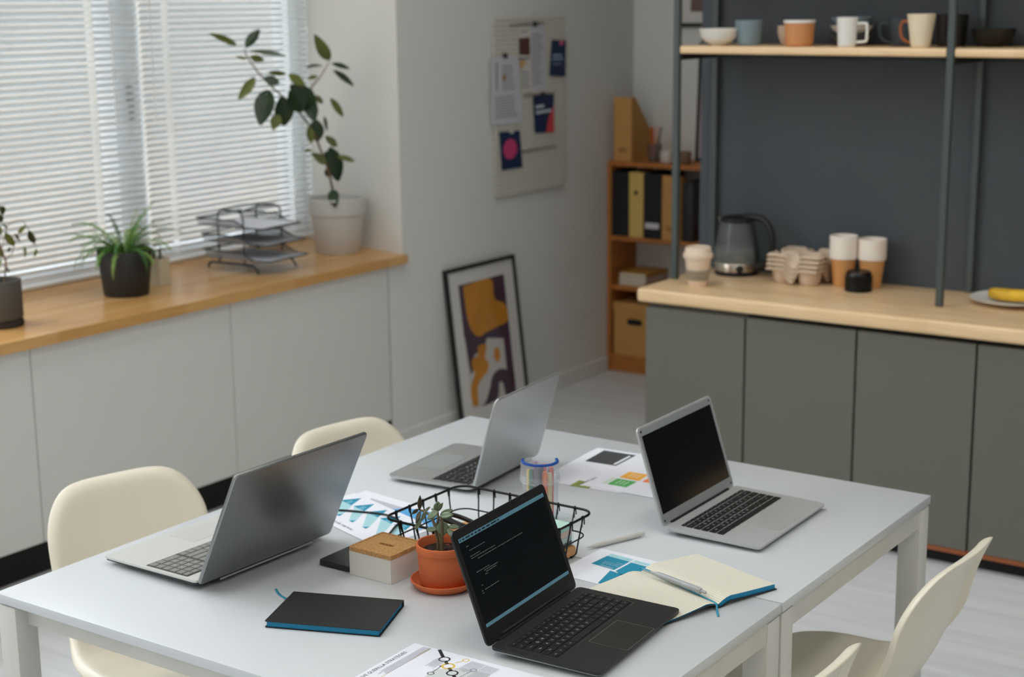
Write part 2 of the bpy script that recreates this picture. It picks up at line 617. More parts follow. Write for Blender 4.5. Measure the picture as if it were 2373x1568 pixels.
ZS = 1.6405   # top of the mug shelf
ZC = 0.81     # countertop

def cup_profile(r0, r1, h, th=0.003, lip=0.0, curve=0.0):
    o, n = [], 8
    for k in range(n + 1):
        t = k / n
        o.append((r0 + (r1 - r0) * t + curve * math.sin(PI * t), h * t))
    o[0] = (max(r0 - 0.003, 0.002), 0)
    o.insert(1, (r0, 0.003))
    o.append((r1 - th * 0.5, h + 0.001))
    o.append((r1 - th, h - 0.001))
    for k in range(n - 1, 0, -1):
        t = k / n
        o.append((r0 + (r1 - r0) * t + curve * math.sin(PI * t) - th, h * t))
    o.append((r0 - th, 0.006))
    return o

def mug(name, label, x, y, m, r0, r1, h, handle=None, hrz=0.0, hmat=None, z=ZS, curve=0.0, rim=None, square=False, cat='mug', group='crockery on the rack shelf'):
    t = thing(name, label, cat, (x, y, z), hrz, group=group)
    mb = MB().lathe(cup_profile(r0, r1, h, curve=curve), 36, cap0=True, cap1=True)
    obj('body', mb, m, t, smooth=50)
    if handle:
        hh, hw = handle
        rm = (r0 + r1) / 2
        if square:
            path = smoothpath([(r1 - 0.003, 0, h * 0.8), (rm + hw * 0.85, 0, h * 0.8), (rm + hw, 0, h * 0.72), (rm + hw, 0, h * 0.3), (rm + hw * 0.85, 0, h * 0.2), (r0 + 0.001, 0, h * 0.17)], 4)
        else:
            path = smoothpath([(rm, 0, h * 0.5 + hh / 2), (rm + hw * 0.8, 0, h * 0.5 + hh * 0.46), (rm + hw, 0, h * 0.55), (rm + hw * 0.7, 0, h * 0.5 - hh * 0.4), (r0 + 0.002, 0, h * 0.5 - hh * 0.62)], 5)
        obj('handle', MB().tube(path, 0.0048, 8), hmat or m, t, smooth=60)
    if rim:
        obj('rim', MB().lathe([(r1 - 0.003, h - 0.002), (r1 + 0.0015, h - 0.002), (r1 + 0.0025, h + 0.003), (r1 + 0.001, h + 0.007), (r1 - 0.003, h + 0.006)], 36), rim, t, smooth=60)
    return t
CREAM = mat('cream_ceramic', (228, 214, 186), 0.35)
WHITEC = mat('white_ceramic', (226, 224, 218), 0.3)
BLUEC = mat('blue_grey_ceramic', (118, 138, 148), 0.4)
TANC = mat('tan_ceramic', (200, 138, 88), 0.5)
BEIGEC = mat('beige_ceramic', (186, 166, 146), 0.5)
DARKC = mat('dark_slate_ceramic', (62, 72, 80), 0.4)
BLKC = mat('black_ceramic', (26, 24, 23), 0.45)
bp = [(0.022, 0), (0.024, 0.004), (0.045, 0.012), (0.062, 0.030), (0.0695, 0.058), (0.0665, 0.058), (0.059, 0.031), (0.042, 0.016), (0.0, 0.013)]
tag(obj('bowl', MB().lathe(bp, 40, cap0=True), WHITEC, smooth=60, loc=(-0.212, 3.292, ZS)), 'shallow white bowl at the left end of the mug shelf', 'bowl', 'crockery on the rack shelf')
mug('cup', 'blue-grey handleless cup next to the white bowl', -0.118, 3.335, BLUEC, 0.040, 0.049, 0.085, cat='cup')
mug('cup', 'small beige cup between the blue-grey and tan cups', 0.018, 3.385, BEIGEC, 0.030, 0.046, 0.066, curve=0.006, cat='cup')
mug('cup', 'tan pot-shaped cup with a white rim on the shelf', 0.087, 3.302, TANC, 0.046, 0.052, 0.080, rim=WHITEC, cat='cup')
mug('mug', 'white mug with a squared handle on the shelf', 0.276, 3.262, WHITEC, 0.029, 0.0345, 0.096, handle=(0.06, 0.034), hrz=0.12, square=True)
mug('mug', 'dark slate mug with its handle to the left', 0.405, 3.425, DARKC, 0.037, 0.050, 0.092, handle=(0.06, 0.036), hrz=PI + 0.1)
mug('mug', 'cream conical mug with an amber handle on the left', 0.523, 3.275, CREAM, 0.030, 0.0455, 0.106, handle=(0.062, 0.03), hrz=PI + 0.05, hmat=mat('amber_glaze', (150, 82, 44), 0.35))
mug('mug', 'black mug at the post, behind the cream mug', 0.57, 3.43, BLKC, 0.046, 0.052, 0.103)
bp2 = [(0.022, 0), (0.05, 0.012), (0.066, 0.035), (0.0705, 0.058), (0.0675, 0.058), (0.062, 0.035), (0.045, 0.016), (0.0, 0.012)]
tag(obj('bowl', MB().lathe(bp2, 36, cap0=True), BLKC, smooth=60, loc=(0.705, 3.44, ZS)), 'black bowl just right of the middle post', 'bowl', 'crockery on the rack shelf')
sp_ = [(0.028, 0), (0.05, 0.01), (0.068, 0.028), (0.073, 0.04), (0.070, 0.04), (0.064, 0.028), (0.045, 0.014), (0.0, 0.011)]
for z, m, lb in ((0.0, DARKC, 'dark bowl at the bottom of the bowl stack behind the white mug'), (0.0275, WHITEC, 'white bowl in the middle of the stack behind the white mug'), (0.055, BLUEC, 'blue-grey bowl on top of the stack behind the white mug')):
    tag(obj('bowl', MB().lathe(sp_, 36, cap0=True), m, smooth=60, loc=(0.222, 3.43, ZS + z)), lb, 'bowl', 'crockery on the rack shelf')

# ---- reusable coffee cup
t = thing('reusable_cup', 'beige reusable coffee cup with lid and ribbed sleeve on the counter', 'cup', (-0.213, 3.165, ZC))
BAMB = mat('bamboo_fibre', (228, 208, 186), 0.55)
obj('body', MB().lathe([(0.031, 0), (0.033, 0.003), (0.047, 0.102), (0.045, 0.104)], 40, cap0=True, cap1=True), BAMB, t)
obj('lid', MB().lathe([(0.046, 0.098), (0.052, 0.100), (0.0535, 0.113), (0.050, 0.117), (0.047, 0.119), (0.0445, 0.136), (0.0425, 0.138), (0.039, 0.134), (0.0, 0.133)], 40), BAMB, t, smooth=45)
prof = []
sl = MB()
n = 72
for k in range(n):
    pass
lo, hi = [], []
for k in range(2 * n):
    a = PI * k / n
    d = 0.0012 if k % 2 else 0.0026
    lo.append(((0.0355 + d) * math.cos(a), (0.0355 + d) * math.sin(a), 0.022))
    hi.append(((0.0408 + d) * math.cos(a), (0.0408 + d) * math.sin(a), 0.058))
obj('sleeve', sl.loft([lo, hi], (False, False)), mat('sleeve_taupe', (158, 148, 128), 0.7), t, smooth=None)

# ---- kettle
t = thing('electric_kettle', 'glass electric kettle with black lid and handle on the counter', 'kettle', (-0.207, 3.452, ZC))
KG = pane_mat('kettle_glass', (0.86, 0.88, 0.86), rough=0.05, milky=0.05)
STEEL = mat('brushed_steel', (200, 190, 178), 0.28, metal=1.0)
obj('power_base', MB().lathe([(0.0, 0), (0.078, 0), (0.079, 0.008), (0.074, 0.013), (0.0, 0.014)], 40), BLACKP, t, smooth=40)
obj('steel_band', MB().lathe([(0.0755, 0.014), (0.0795, 0.017), (0.0815, 0.044), (0.0795, 0.047)], 48), STEEL, t, smooth=40)
obj('glass_body', MB().lathe([(0.0805, 0.046), (0.083, 0.062), (0.080, 0.10), (0.070, 0.15), (0.0575, 0.196)], 48), KG, t, smooth=60)
obj('water', MB().lathe([(0.0, 0.048), (0.078, 0.048), (0.0805, 0.062), (0.0782, 0.098), (0.0, 0.0982)], 48), pane_mat('water', (0.9, 0.93, 0.92), milky=0.07), t, smooth=50)
lid_ = MB().lathe([(0.0585, 0.192), (0.062, 0.196), (0.0605, 0.207), (0.04, 0.216), (0.0, 0.219)], 40)
obj('lid', lid_, BLACKP, t, smooth=40)
obj('spout', MB().add([(-0.052, -0.016, 0.206), (-0.052, 0.016, 0.206), (-0.079, 0.0, 0.203), (-0.05, -0.02, 0.188), (-0.05, 0.02, 0.188), (-0.066, 0.0, 0.181)], [[0, 1, 2], [3, 5, 4], [0, 2, 5, 3], [1, 4, 5, 2], [0, 3, 4, 1]]), STEEL, t, smooth=None)
hp = smoothpath([(0.03, 0, 0.213), (0.075, 0, 0.215), (0.115, 0, 0.206), (0.145, 0, 0.165), (0.152, 0, 0.115), (0.138, 0, 0.068), (0.105, 0, 0.042), (0.079, 0, 0.03)], 5)
hm = MB().tube(hp, 0.0125, 10, M=Matrix.Rotation(-0.12, 4, 'Z'))
hm.tube(smoothpath([(0.056, 0, 0.205), (0.066, 0, 0.17), (0.082, 0, 0.10), (0.087, 0, 0.05), (0.083, 0, 0.02)], 5), 0.009, 8, M=Matrix.Rotation(-0.12, 4, 'Z'))
obj('handle', hm, BLACKP, t, smooth=60)
obj('switch', MB().lathe([(0.0, 0), (0.014, 0), (0.014, 0.006), (0.0, 0.008)], 20, M=Matrix.Rotation(-0.95, 4, 'Z') @ Matrix.Translation((0.079, 0, 0.030)) @ Matrix.Rotation(PI / 2, 4, 'Y')), BLACKP, t)

# ---- moulded pulp cup carriers: a stack of four
PULP = mat('moulded_pulp', (206, 186, 164), 0.9, bump=(220, 0.5))
def carrier_mesh():
    """a square four-cup tray pressed from pulp: four tapering wells round a central funnel"""
    mb = MB()
    n = 40
    S = 0.105
    for j in range(n + 1):
        for i in range(n + 1):
            x, y = -S + 2 * S * i / n, -S + 2 * S * j / n
            sx, sy = abs(x), abs(y)
            d = math.hypot(sx - 0.052, sy - 0.052)
            z = 0.052
            k = min(1, max(0, (0.046 - d) / 0.014))
            z -= 0.05 * (k * k * (3 - 2 * k))
            dc = math.hypot(x, y)
            k2 = min(1, max(0, (0.020 - dc) / 0.012))
            z -= 0.012 * k2
            for ax_, ay_ in ((sx, sy), (sy, sx)):       # notches in the middle of each side
                if ax_ < 0.028 and ay_ > 0.07:
                    q = (1 - (ax_ / 0.028) ** 2) * min(1, (ay_ - 0.07) / 0.03)
                    z -= 0.038 * q
            if max(sx, sy) > 0.100:
                z -= 0.008
            mb.v.append(Vector((x, y, z)))
    for j in range(n):
        for i in range(n):
            a = j * (n + 1) + i
            mb.f.append([a, a + 1, a + n + 2, a + n + 1])
    return mb.mesh('cup_carrier', PULP, 70)
cme = carrier_mesh()
for k in range(4):
    o = bpy.data.objects.new('cup_carrier', cme)
    COL.objects.link(o)
    o.location = (0.068, 3.445 - 0.012, ZC + 0.0005 + k * 0.0165)
    o.rotation_euler = (0, 0, 0.03 * (k - 1.5))
    o.scale = (0.95, 0.95, 1.12)
    md = o.modifiers.new('thick', 'SOLIDIFY')
    md.thickness = 0.003
    tag(o, ['pulp cup carrier at the bottom of its stack, resting on the counter', 'pulp cup carrier second from the bottom of its stack', 'pulp cup carrier third from the bottom of its stack', 'topmost pulp cup carrier of the stack beside the kettle'][k], 'cup carrier', 'stacked pulp cup carriers')

# ---- two towers of nested paper cups
KRAFT = mat('kraft_cup', (206, 150, 92), 0.7)
CUPW = mat('cup_white', (235, 226, 216), 0.55)
cup_b = MB().lathe([(0.0, 0.004), (0.030, 0.004), (0.031, 0.0), (0.0322, 0.001), (0.0455, 0.105)], 36).mesh('cup_wall', KRAFT, 40)
cup_i = MB().lathe([(0.045, 0.105), (0.031, 0.008), (0.0, 0.0075)], 36).mesh('cup_lining', CUPW, 40)
cup_r = MB().lathe([(0.0452, 0.098), (0.0478, 0.0985), (0.049, 0.104), (0.048, 0.108), (0.0455, 0.108), (0.0445, 0.104)], 36).mesh('cup_rim', CUPW, 60)
for (x, y, n, side) in ((0.221, 3.425, 10, 'left'), (0.316, 3.452, 9, 'right')):
    for k in range(n):
        pos = 'bottom' if k == 0 else ('top' if k == n - 1 else 'number %d from the counter' % (k + 1))
        lb = {'bottom': 'kraft paper cup standing on the counter, lowest of the %s cup tower', 'top': 'topmost white-rimmed paper cup of the %s cup tower'}.get(pos, 'nested paper cup, %s up the %%s cup tower' % ['', 'second', 'third', 'fourth', 'fifth', 'sixth', 'seventh', 'eighth', 'ninth', 'tenth', 'eleventh'][k]) % side
        t = thing('paper_cup', lb, 'paper cup', (x + random.uniform(-0.0004, 0.0004), y, ZC + k * 0.0078), group='nested paper cups on the counter')
        obj('cup_wall', cup_b, None, t)
        obj('cup_lining', cup_i, None, t)
        obj('cup_rim', cup_r, None, t)

# ---- stack of black cup lids
lidm = MB().lathe([(0.0455, 0.0), (0.0475, 0.002), (0.0475, 0.007), (0.0445, 0.009), (0.043, 0.019), (0.039, 0.023), (0.036, 0.020), (0.0, 0.020)], 36).mesh('cup_lid', mat('black_gloss_plastic', (15, 15, 17), 0.22), 40)
for k in range(6):
    o = bpy.data.objects.new('takeaway_lid', lidm)
    COL.objects.link(o)
    o.location = (0.306, 3.362, ZC + k * 0.0092)
    tag(o, 'black plastic cup lid, %s of its stack before the paper cups' % ['lowest', 'second lowest', 'third lowest', 'third from the top', 'second from the top', 'topmost'][k], 'cup lid', 'stacked black cup lids')

# ---- plate and banana
tag(obj('plate', MB().lathe([(0.05, 0), (0.052, 0.003), (0.11, 0.014), (0.135, 0.019), (0.136, 0.022), (0.11, 0.018), (0.06, 0.007), (0.0, 0.006)], 48, cap0=True), WHITEC, smooth=50, loc=(0.826, 3.405, ZC)), 'white plate holding a banana on the counter', 'plate')
t = thing('banana', 'ripe yellow banana lying on the white plate', 'banana', (0.83, 3.395, ZC + 0.014))
BAN = mat('banana_skin', (222, 178, 48), 0.5, var=(16, 0.25, (1, 1, 1)))
bpth, brad = [], []
for k in range(13):
    t_ = k / 12
    a = -0.95 + 1.9 * t_
    bpth.append((0.10 * math.sin(a), 0.055 * (1 - math.cos(a)) - 0.02, 0.018 + 0.004 * t_ + (0.02 * max(0, t_ - 0.8) / 0.2)))
    brad.append(0.0185 * (1 - abs(2 * t_ - 1) ** 5) ** 0.5 + 0.002 if t_ < 0.85 else max(0.006, 0.0185 * (1 - (t_ - 0.85) / 0.13)))
obj('skin', MB().tube(bpth, brad, 10), BAN, t, smooth=50)
obj('stem', MB().tube([bpth[-1], (bpth[-1][0] + 0.014, bpth[-1][1] + 0.012, bpth[-1][2] + 0.012)], 0.0055, 8), mat('banana_stem', (120, 90, 40), 0.7), t)

# ================================================================== BOOKCASE CORNER
BX0, BX1, BY0, BY1 = -1.583, -0.79, 4.80, 5.046
bc = thing('bookcase', 'low orange-brown wooden bookcase in the corner behind the counter', 'bookcase', (BX0, BY0, 0))
W_ = BX1 - BX0
D_ = BY1 - BY0
for x in (0.0, W_ - 0.022):
    obj('side_panel', MB().box(x, x + 0.022, 0, D_, 0, 1.012, 0.001, 1), BOOKW, bc)
for z, nm in ((1.012, 'top_board'), (0.652, 'shelf'), (0.41, 'shelf'), (0.062, 'bottom_board')):
    x0 = 0 if nm == 'top_board' else 0.022
    obj(nm, MB().box(x0, W_ - x0, 0.002, D_, z, z + 0.021, 0.001, 1), BOOKW, bc)
obj('plinth', MB().box(0.022, W_ - 0.022, 0.006, 0.024, 0.0, 0.062), BOOKW, bc)
ZT = 1.0335
KR = mat('kraft_board', (196, 146, 84), 0.8, var=(30, 0.06, (1, 1, 1)))
KRIN = mat('kraft_inside', (110, 66, 34), 0.85)
def magazine_file(label, x, y, z, wd=0.098, dp=0.215, h=0.305):
    t = thing('magazine_file', label, 'magazine file', (x, y, z), group='kraft magazine files')
    side = [(0, 0), (dp, 0), (dp, h * 0.34), (0.035, h), (0, h)]
    for xx in (0, wd - 0.003):
        obj('side', MB().prism(side, 0, 0.003, M=Matrix.Translation((xx, 0, 0)) @ Matrix(((0, 0, 1, 0), (1, 0, 0, 0), (0, 1, 0, 0), (0, 0, 0, 1)))), KR, t)
    obj('front', MB().box(0.003, wd - 0.003, 0, 0.003, 0, h), KR, t)
    obj('back', MB().box(0.003, wd - 0.003, dp - 0.003, dp, 0, h * 0.34), KR, t)
    obj('bottom', MB().box(0.003, wd - 0.003, 0.003, dp - 0.003, 0, 0.003), KRIN, t)
    st = MB().box(0.022, 0.074, -0.0006, 0, 0.062, 0.066).box(0.026, 0.07, -0.0006, 0, 0.045, 0.058)
    obj('stamp', st, mat('stamp_brown', (138, 100, 60), 0.9), t)
    return t
magazine_file('kraft magazine file standing on top of the bookcase', -1.556, 4.815, ZT)
magazine_file('kraft magazine file on the bookcase shelf beside the labelled black binder', -1.284, 4.808, 0.6735)
def binder(label, x, wd, m, extra=None):
    t = thing('ring_binder', label, 'binder', (x, 4.806, 0.6735), group='ring binders on the bookcase shelf')
    h = 0.312
    obj('spine', MB().box(0, wd, 0, 0.004, 0, h, 0.0015, 1), m, t)
    for xx in (0, wd - 0.004):
        obj('cover', MB().box(xx, xx + 0.004, 0.004, 0.225, 0, h), m, t)
    obj('pages', MB().box(0.006, wd - 0.006, 0.012, 0.215, 0.012, h - 0.018), PAPER, t)
    if extra == 'hole':
        obj('finger_hole', MB().lathe([(0.0, 0), (0.011, 0), (0.011, 0.0012), (0.0, 0.0012)], 20, M=Matrix.Translation((wd * 0.5, -0.0012, 0.215)) @ Matrix.Rotation(-PI / 2, 4, 'X')), BLACKP, t, label='black finger hole')
    if extra == 'label':
        obj('spine_label', MB().prism(rrect(0.076, 0.027, 0.008), 0, 0.001, M=Matrix.Translation((wd * 0.5, -0.0002, 0.062)) @ Matrix.Rotation(PI / 2, 4, 'X')), mat('label_white', (214, 206, 212), 0.7), t, label='small white label')
    return t
BINDK = mat('binder_black', (24, 26, 31), 0.5)
binder('plain black ring binder at the left end of the bookcase shelf', -1.557, 0.090, BINDK)
binder('yellow ring binder with a round finger hole', -1.464, 0.078, mat('binder_yellow', (214, 180, 104), 0.6), 'hole')
binder('black ring binder with a small white spine label', -1.383, 0.094, BINDK, 'label')
# a dark folder further along
tag(obj('document_wallet', MB().box(-1.172, -1.12, 4.81, 5.02, 0.6735, 0.955, 0.004, 2), mat('wallet_charcoal', (40, 38, 40), 0.5)), 'dark document wallet at the right of the kraft magazine file', 'folder')
# books lying on the third shelf
bz = 0.4315
for k, (th, m, wd, lb) in enumerate(((0.020, mat('book_cream', (206, 190, 160), 0.7), 0.150, 'cream book at the bottom of the pile on the lower shelf'), (0.022, mat('book_white', (206, 200, 190), 0.7), 0.154, 'white book in the middle of the pile on the lower shelf'), (0.021, mat('book_ochre', (190, 140, 60), 0.6), 0.152, 'ochre book on top of the pile on the lower shelf'))):
    t = thing('book', lb, 'book', (-1.455 + 0.002 * k, 4.925, bz), 0.0, group='books piled on the lower shelf')
    obj('cover', MB().box(-wd / 2, wd / 2, -0.105, 0.105, 0, 0.002).box(-wd / 2, wd / 2, -0.105, 0.105, th - 0.002, th).box(wd / 2 - 0.002, wd / 2, -0.105, 0.105, 0.002, th - 0.002), m, t)
    obj('pages', MB().box(-wd / 2 + 0.004, wd / 2 - 0.0025, -0.101, 0.101, 0.0022, th - 0.0022), mat('page_block', (222, 212, 190), 0.8), t)
    bz += th + 0.0003
# storage box at the bottom
t = thing('storage_box', 'kraft storage box with a dark hand slot in the bookcase bottom', 'box', (-1.548, 4.81, 0.0835))
obj('body', MB().box(0, 0.27, 0, 0.22, 0, 0.222), KR, t)
obj('lid', MB().box(-0.004, 0.274, -0.004, 0.224, 0.215, 0.262, 0.001, 1), KR, t)
obj('hand_slot', MB().prism(rrect(0.084, 0.028, 0.0135), 0, 0.0015, M=Matrix.Translation((0.118, -0.0035, 0.172)) @ Matrix.Rotation(PI / 2, 4, 'X')), BLACKP, t, label='dark oval hand slot')
# pens in a glass on top
t = thing('pencil_glass', 'glass tumbler holding orange pencils on the bookcase', 'pen holder', (-1.372, 4.89, ZT))
obj('tumbler', MB().lathe([(0.030, 0), (0.036, 0.085), (0.034, 0.085), (0.028, 0.004), (0.0, 0.004)], 24, cap0=True), pane_mat('tumbler_glass', (0.75, 0.72, 0.7), milky=0.05), t)
for k, (dx, dy, lean, az, c) in enumerate(((-0.012, 0.0, 0.10, 2.6, (206, 98, 36)), (0.008, 0.008, 0.12, 0.5, (214, 120, 52)), (0.0, -0.01, 0.16, 5.0, (190, 86, 40)), (0.012, -0.006, 0.2, 6.0, (36, 30, 30)), (-0.004, 0.012, 0.14, 1.7, (222, 140, 70)))):
    tip = (dx + math.cos(az) * lean * 0.16, dy + math.sin(az) * lean * 0.16, 0.165)
    tag(obj('pencil', MB().tube([(dx * 0.6, dy * 0.6, 0.006), tip], 0.0042, 6), mat('pencil_%d' % k, c, 0.5), loc=(-1.372, 4.89, ZT)), ['orange pencil leaning left in the tumbler', 'light orange pencil leaning right in the tumbler', 'red-orange pencil leaning forward in the tumbler', 'black pencil leaning right in the tumbler', 'pale orange pencil at the back of the tumbler'][k], 'pencil', 'pencils in the tumbler')
tag(obj('candle_jar', MB().lathe([(0.0, 0), (0.030, 0), (0.032, 0.003), (0.032, 0.055), (0.029, 0.055), (0.028, 0.045), (0.0, 0.045)], 28), mat('jar_white', (214, 206, 200), 0.5), smooth=40, loc=(-1.295, 4.87, ZT)), 'small white round pot on top of the bookcase', 'pot')
tag(obj('wooden_cup', MB().lathe([(0.0, 0), (0.026, 0), (0.028, 0.003), (0.029, 0.058), (0.026, 0.058), (0.025, 0.01), (0.0, 0.01)], 28), mat('cup_brown', (128, 104, 80), 0.6), smooth=40, loc=(-1.19, 4.86, ZT)), 'small brown cup beside the white pot on the bookcase', 'cup')
# framed poster standing on the bookcase and one on the wall
def framed(name, label, loc, rot, w_, h_, fw, fm, paper, art, grp=None):
    t = thing(name, label, 'picture', loc, rot=rot, group=grp)
    d = 0.018
    fr = []
    for nm, b in (('frame_rail', (-w_ / 2, w_ / 2, 0, d, 0, fw)), ('frame_rail', (-w_ / 2, w_ / 2, 0, d, h_ - fw, h_)), ('frame_stile', (-w_ / 2, -w_ / 2 + fw, 0, d, fw, h_ - fw)), ('frame_stile', (w_ / 2 - fw, w_ / 2, 0, d, fw, h_ - fw))):
        obj(nm, MB().box(*b, 0.001, 1), fm, t)
    obj('backing', MB().box(-w_ / 2 + fw, w_ / 2 - fw, 0.009, 0.015, fw, h_ - fw), paper, t)
    art(t, 0.0088)
    obj('glazing', MB().box(-w_ / 2 + fw, w_ / 2 - fw, 0.0045, 0.006, fw, h_ - fw), pane_mat('picture_glass_' + name, refl=0.08), t)
    return t
FRB = mat('frame_black', (24, 28, 28), 0.4)
MATB = mat('mount_board', (222, 220, 216), 0.8)
framed('standing_picture', 'thin black picture frame standing on the bookcase, half hidden by the grey wall', (-1.06, 4.99, ZT + 0.0005), (math.radians(-3), 0, 0), 0.30, 0.56, 0.014, FRB, mat('print_pink', (214, 196, 196), 0.8),
       lambda t, y: obj('print', MB().box(-0.09, 0.09, y - 0.0003, y, 0.12, 0.42), mat('print_pale', (222, 210, 204), 0.8), t))
framed('wall_picture', 'black-framed picture hanging on the far wall behind the rack post', (-1.135, 5.0305, 1.662), (0, 0, 0), 0.42, 0.52, 0.018, FRB, MATB,
       lambda t, y: obj('print', MB().box(-0.135, 0.135, y - 0.0003, y, 0.07, 0.44), mat('print_umber', (120, 96, 92), 0.8), t))

# ================================================================== PEGBOARD
def peg_mat():
    m = bpy.data.materials.new('pegboard_slots')
    m.use_nodes = True
    t = m.node_tree
    b = t.nodes['Principled BSDF']
    b.inputs['Roughness'].default_value = 0.6
    co = t.nodes.new('ShaderNodeTexCoord')
    sp = t.nodes.new('ShaderNodeSeparateXYZ')
    t.links.new(co.outputs['Object'], sp.inputs[0])
    cb = t.nodes.new('ShaderNodeCombineXYZ')
    t.links.new(sp.outputs['Y'], cb.inputs[0])
    t.links.new(sp.outputs['Z'], cb.inputs[1])
    br = t.nodes.new('ShaderNodeTexBrick')
    br.inputs['Scale'].default_value = 1
    br.inputs['Brick Width'].default_value = 0.02
    br.inputs['Row Height'].default_value = 0.02
    br.inputs['Mortar Size'].default_value = 0.0062
    br.inputs['Mortar Smooth'].default_value = 0.3
    br.inputs['Color1'].default_value = lin((164, 160, 148))
    br.inputs['Color2'].default_value = lin((160, 157, 146))
    br.inputs['Mortar'].default_value = lin((214, 211, 200))
    t.links.new(cb.outputs[0], br.inputs['Vector'])
    t.links.new(br.outputs['Color'], b.inputs['Base Color'])
    return m
pg = thing('pegboard', 'pale perforated pegboard hung with papers on the left wall', 'pegboard', (XW, 3.85, 0.96))
gm = Matrix.Translation((0.010, 0.278, 0.38))
obj('board', MB().prism([(x, y) for x, y in rrect(0.556, 0.762, 0.02)], 0, 0.005, M=gm @ Matrix(((0, 0, 1, 0), (1, 0, 0, 0), (0, 1, 0, 0), (0, 0, 0, 1)))), peg_mat(), pg)
for yy, zz in ((0.05, 0.71), (0.5, 0.71), (0.05, 0.05), (0.5, 0.05)):
    obj('standoff', MB().box(0, 0.0105, yy - 0.01, yy + 0.01, zz - 0.01, zz + 0.01), WHITEP, pg)
CLIPM = mat('clip_black', (30, 28, 28), 0.4)
ROD = mat('rod_grey', (120, 118, 108), 0.4, metal=0.4)
for (a, b, z0, z1) in ((0.112, 0.382, 0.733, 0.738), (0.218, 0.462, 0.425, 0.425), (0.204, 0.475, 0.182, 0.187)):
    obj('hanging_rod', MB().tube([(0.0195, a, z0), (0.0195, b, z1)], 0.0026, 6), ROD, pg)
XP = XW + 0.0165
TYZ = Matrix(((0, 0, 1, 0), (1, 0, 0, 0), (0, 1, 0, 0), (0, 0, 0, 1)))
def hung(name, label, cat, quad, m, dx, grp, prints=(), clip=None):
    """a sheet hung on the board, outline given as (y, z) corners"""
    cyy = sum(p[0] for p in quad) / 4
    czz = min(p[1] for p in quad)
    t = thing(name, label, cat, (XP + dx, cyy, czz), group=grp)
    obj('sheet', MB().prism([(p[0] - cyy, p[1] - czz) for p in quad], 0, 0.0006, M=TYZ), m, t)
    for k, (pm, polys) in enumerate(prints):
        mb = MB()
        for pl in polys:
            mb.prism([(p[0] - cyy, p[1] - czz) for p in pl], 0.0007, 0.0009, M=TYZ)
        obj('print', mb, pm, t)
    if clip:
        y, z = clip
        obj('clip', MB().box(-0.003, 0.007, y - cyy - 0.013, y - cyy + 0.013, z - czz - 0.008, z - czz + 0.014, 0.003, 2), CLIPM, t)
    return t
def rects(y0, y1, z0, z1, n, gap=0.45, ragged=0.3):
    o = []
    dz = (z1 - z0) / n
    for k in range(n):
        e_ = y1 - (y1 - y0) * random.random() * ragged
        o.append([(y0, z0 + dz * k), (e_, z0 + dz * k), (e_, z0 + dz * (k + gap)), (y0, z0 + dz * (k + gap))])
    return o
PAPB = mat('paper_cool', (205, 205, 212), 0.75, spec=0.2)
NAVY = mat('card_navy', (14, 38, 78), 0.6)
LILAC = mat('ink_lilac', (150, 150, 164), 0.8)
hung('hung_paper', 'long white text page at the pegboard upper middle', 'paper', [(4.124, 1.404), (4.255, 1.402), (4.237, 1.69), (4.118, 1.69)], PAPB, 0.0, 'papers on the pegboard', [(LILAC, rects(4.135, 4.235, 1.43, 1.66, 22, ragged=0.4))], clip=(4.16, 1.69))
hung('hung_paper', 'paper with a brown block and yellow logo on the pegboard', 'paper', [(4.062, 1.399), (4.134, 1.403), (4.122, 1.684), (4.029, 1.681)], mat('paper_warm', (214, 210, 206), 0.75), 0.0015, 'papers on the pegboard',
     [(mat('ink_brown', (86, 54, 44), 0.7), [[(4.037, 1.564), (4.12, 1.559), (4.116, 1.638), (4.034, 1.635)], [(4.05, 1.66), (4.1, 1.664), (4.1, 1.668), (4.05, 1.664)]]), (mat('ink_ochre', (206, 160, 60), 0.7), [[(4.042, 1.52), (4.09, 1.524), (4.085, 1.538), (4.036, 1.535)], [(4.045, 1.505), (4.07, 1.508), (4.07, 1.518), (4.042, 1.516)]]), (INK, [[(4.036, 1.541), (4.118, 1.545), (4.118, 1.55), (4.036, 1.549)]]), (LILAC, rects(4.058, 4.12, 1.42, 1.5, 5))])
hung('hung_paper', 'white printed letter overhanging the left side of the pegboard', 'paper', [(3.816, 1.273), (4.054, 1.27), (4.027, 1.559), (3.815, 1.564)], PAPB, 0.0035, 'papers on the pegboard',
     [(LILAC, rects(3.845, 4.02, 1.3, 1.4, 9, ragged=0.2) + rects(3.9, 4.0, 1.42, 1.53, 8) + [[(3.852, 1.42), (3.868, 1.42), (3.87, 1.54), (3.855, 1.54)]]), (mat('ink_amber', (206, 164, 80), 0.7), [[(3.905, 1.46), (3.93, 1.46), (3.93, 1.485), (3.905, 1.485)]])], clip=(3.925, 1.562))
hung('hung_card', 'navy card with two white text lines and a pink pin at the pegboard right edge', 'card', [(4.271, 1.463), (4.405, 1.454), (4.41, 1.616), (4.293, 1.622)], NAVY, 0.0025, 'navy cards on the pegboard',
     [(mat('card_text', (150, 168, 200), 0.7), [[(4.30, 1.548), (4.375, 1.546), (4.375, 1.556), (4.30, 1.558)], [(4.295, 1.532), (4.385, 1.53), (4.385, 1.539), (4.295, 1.541)], [(4.30, 1.512), (4.37, 1.51), (4.37, 1.514), (4.30, 1.516)]]), (mat('pin_pink', (214, 96, 128), 0.5), [[(4.372 + 0.018 * math.cos(a), 1.606 + 0.012 * math.sin(a)) for a in [PI * 2 * k / 12 for k in range(12)]]])])
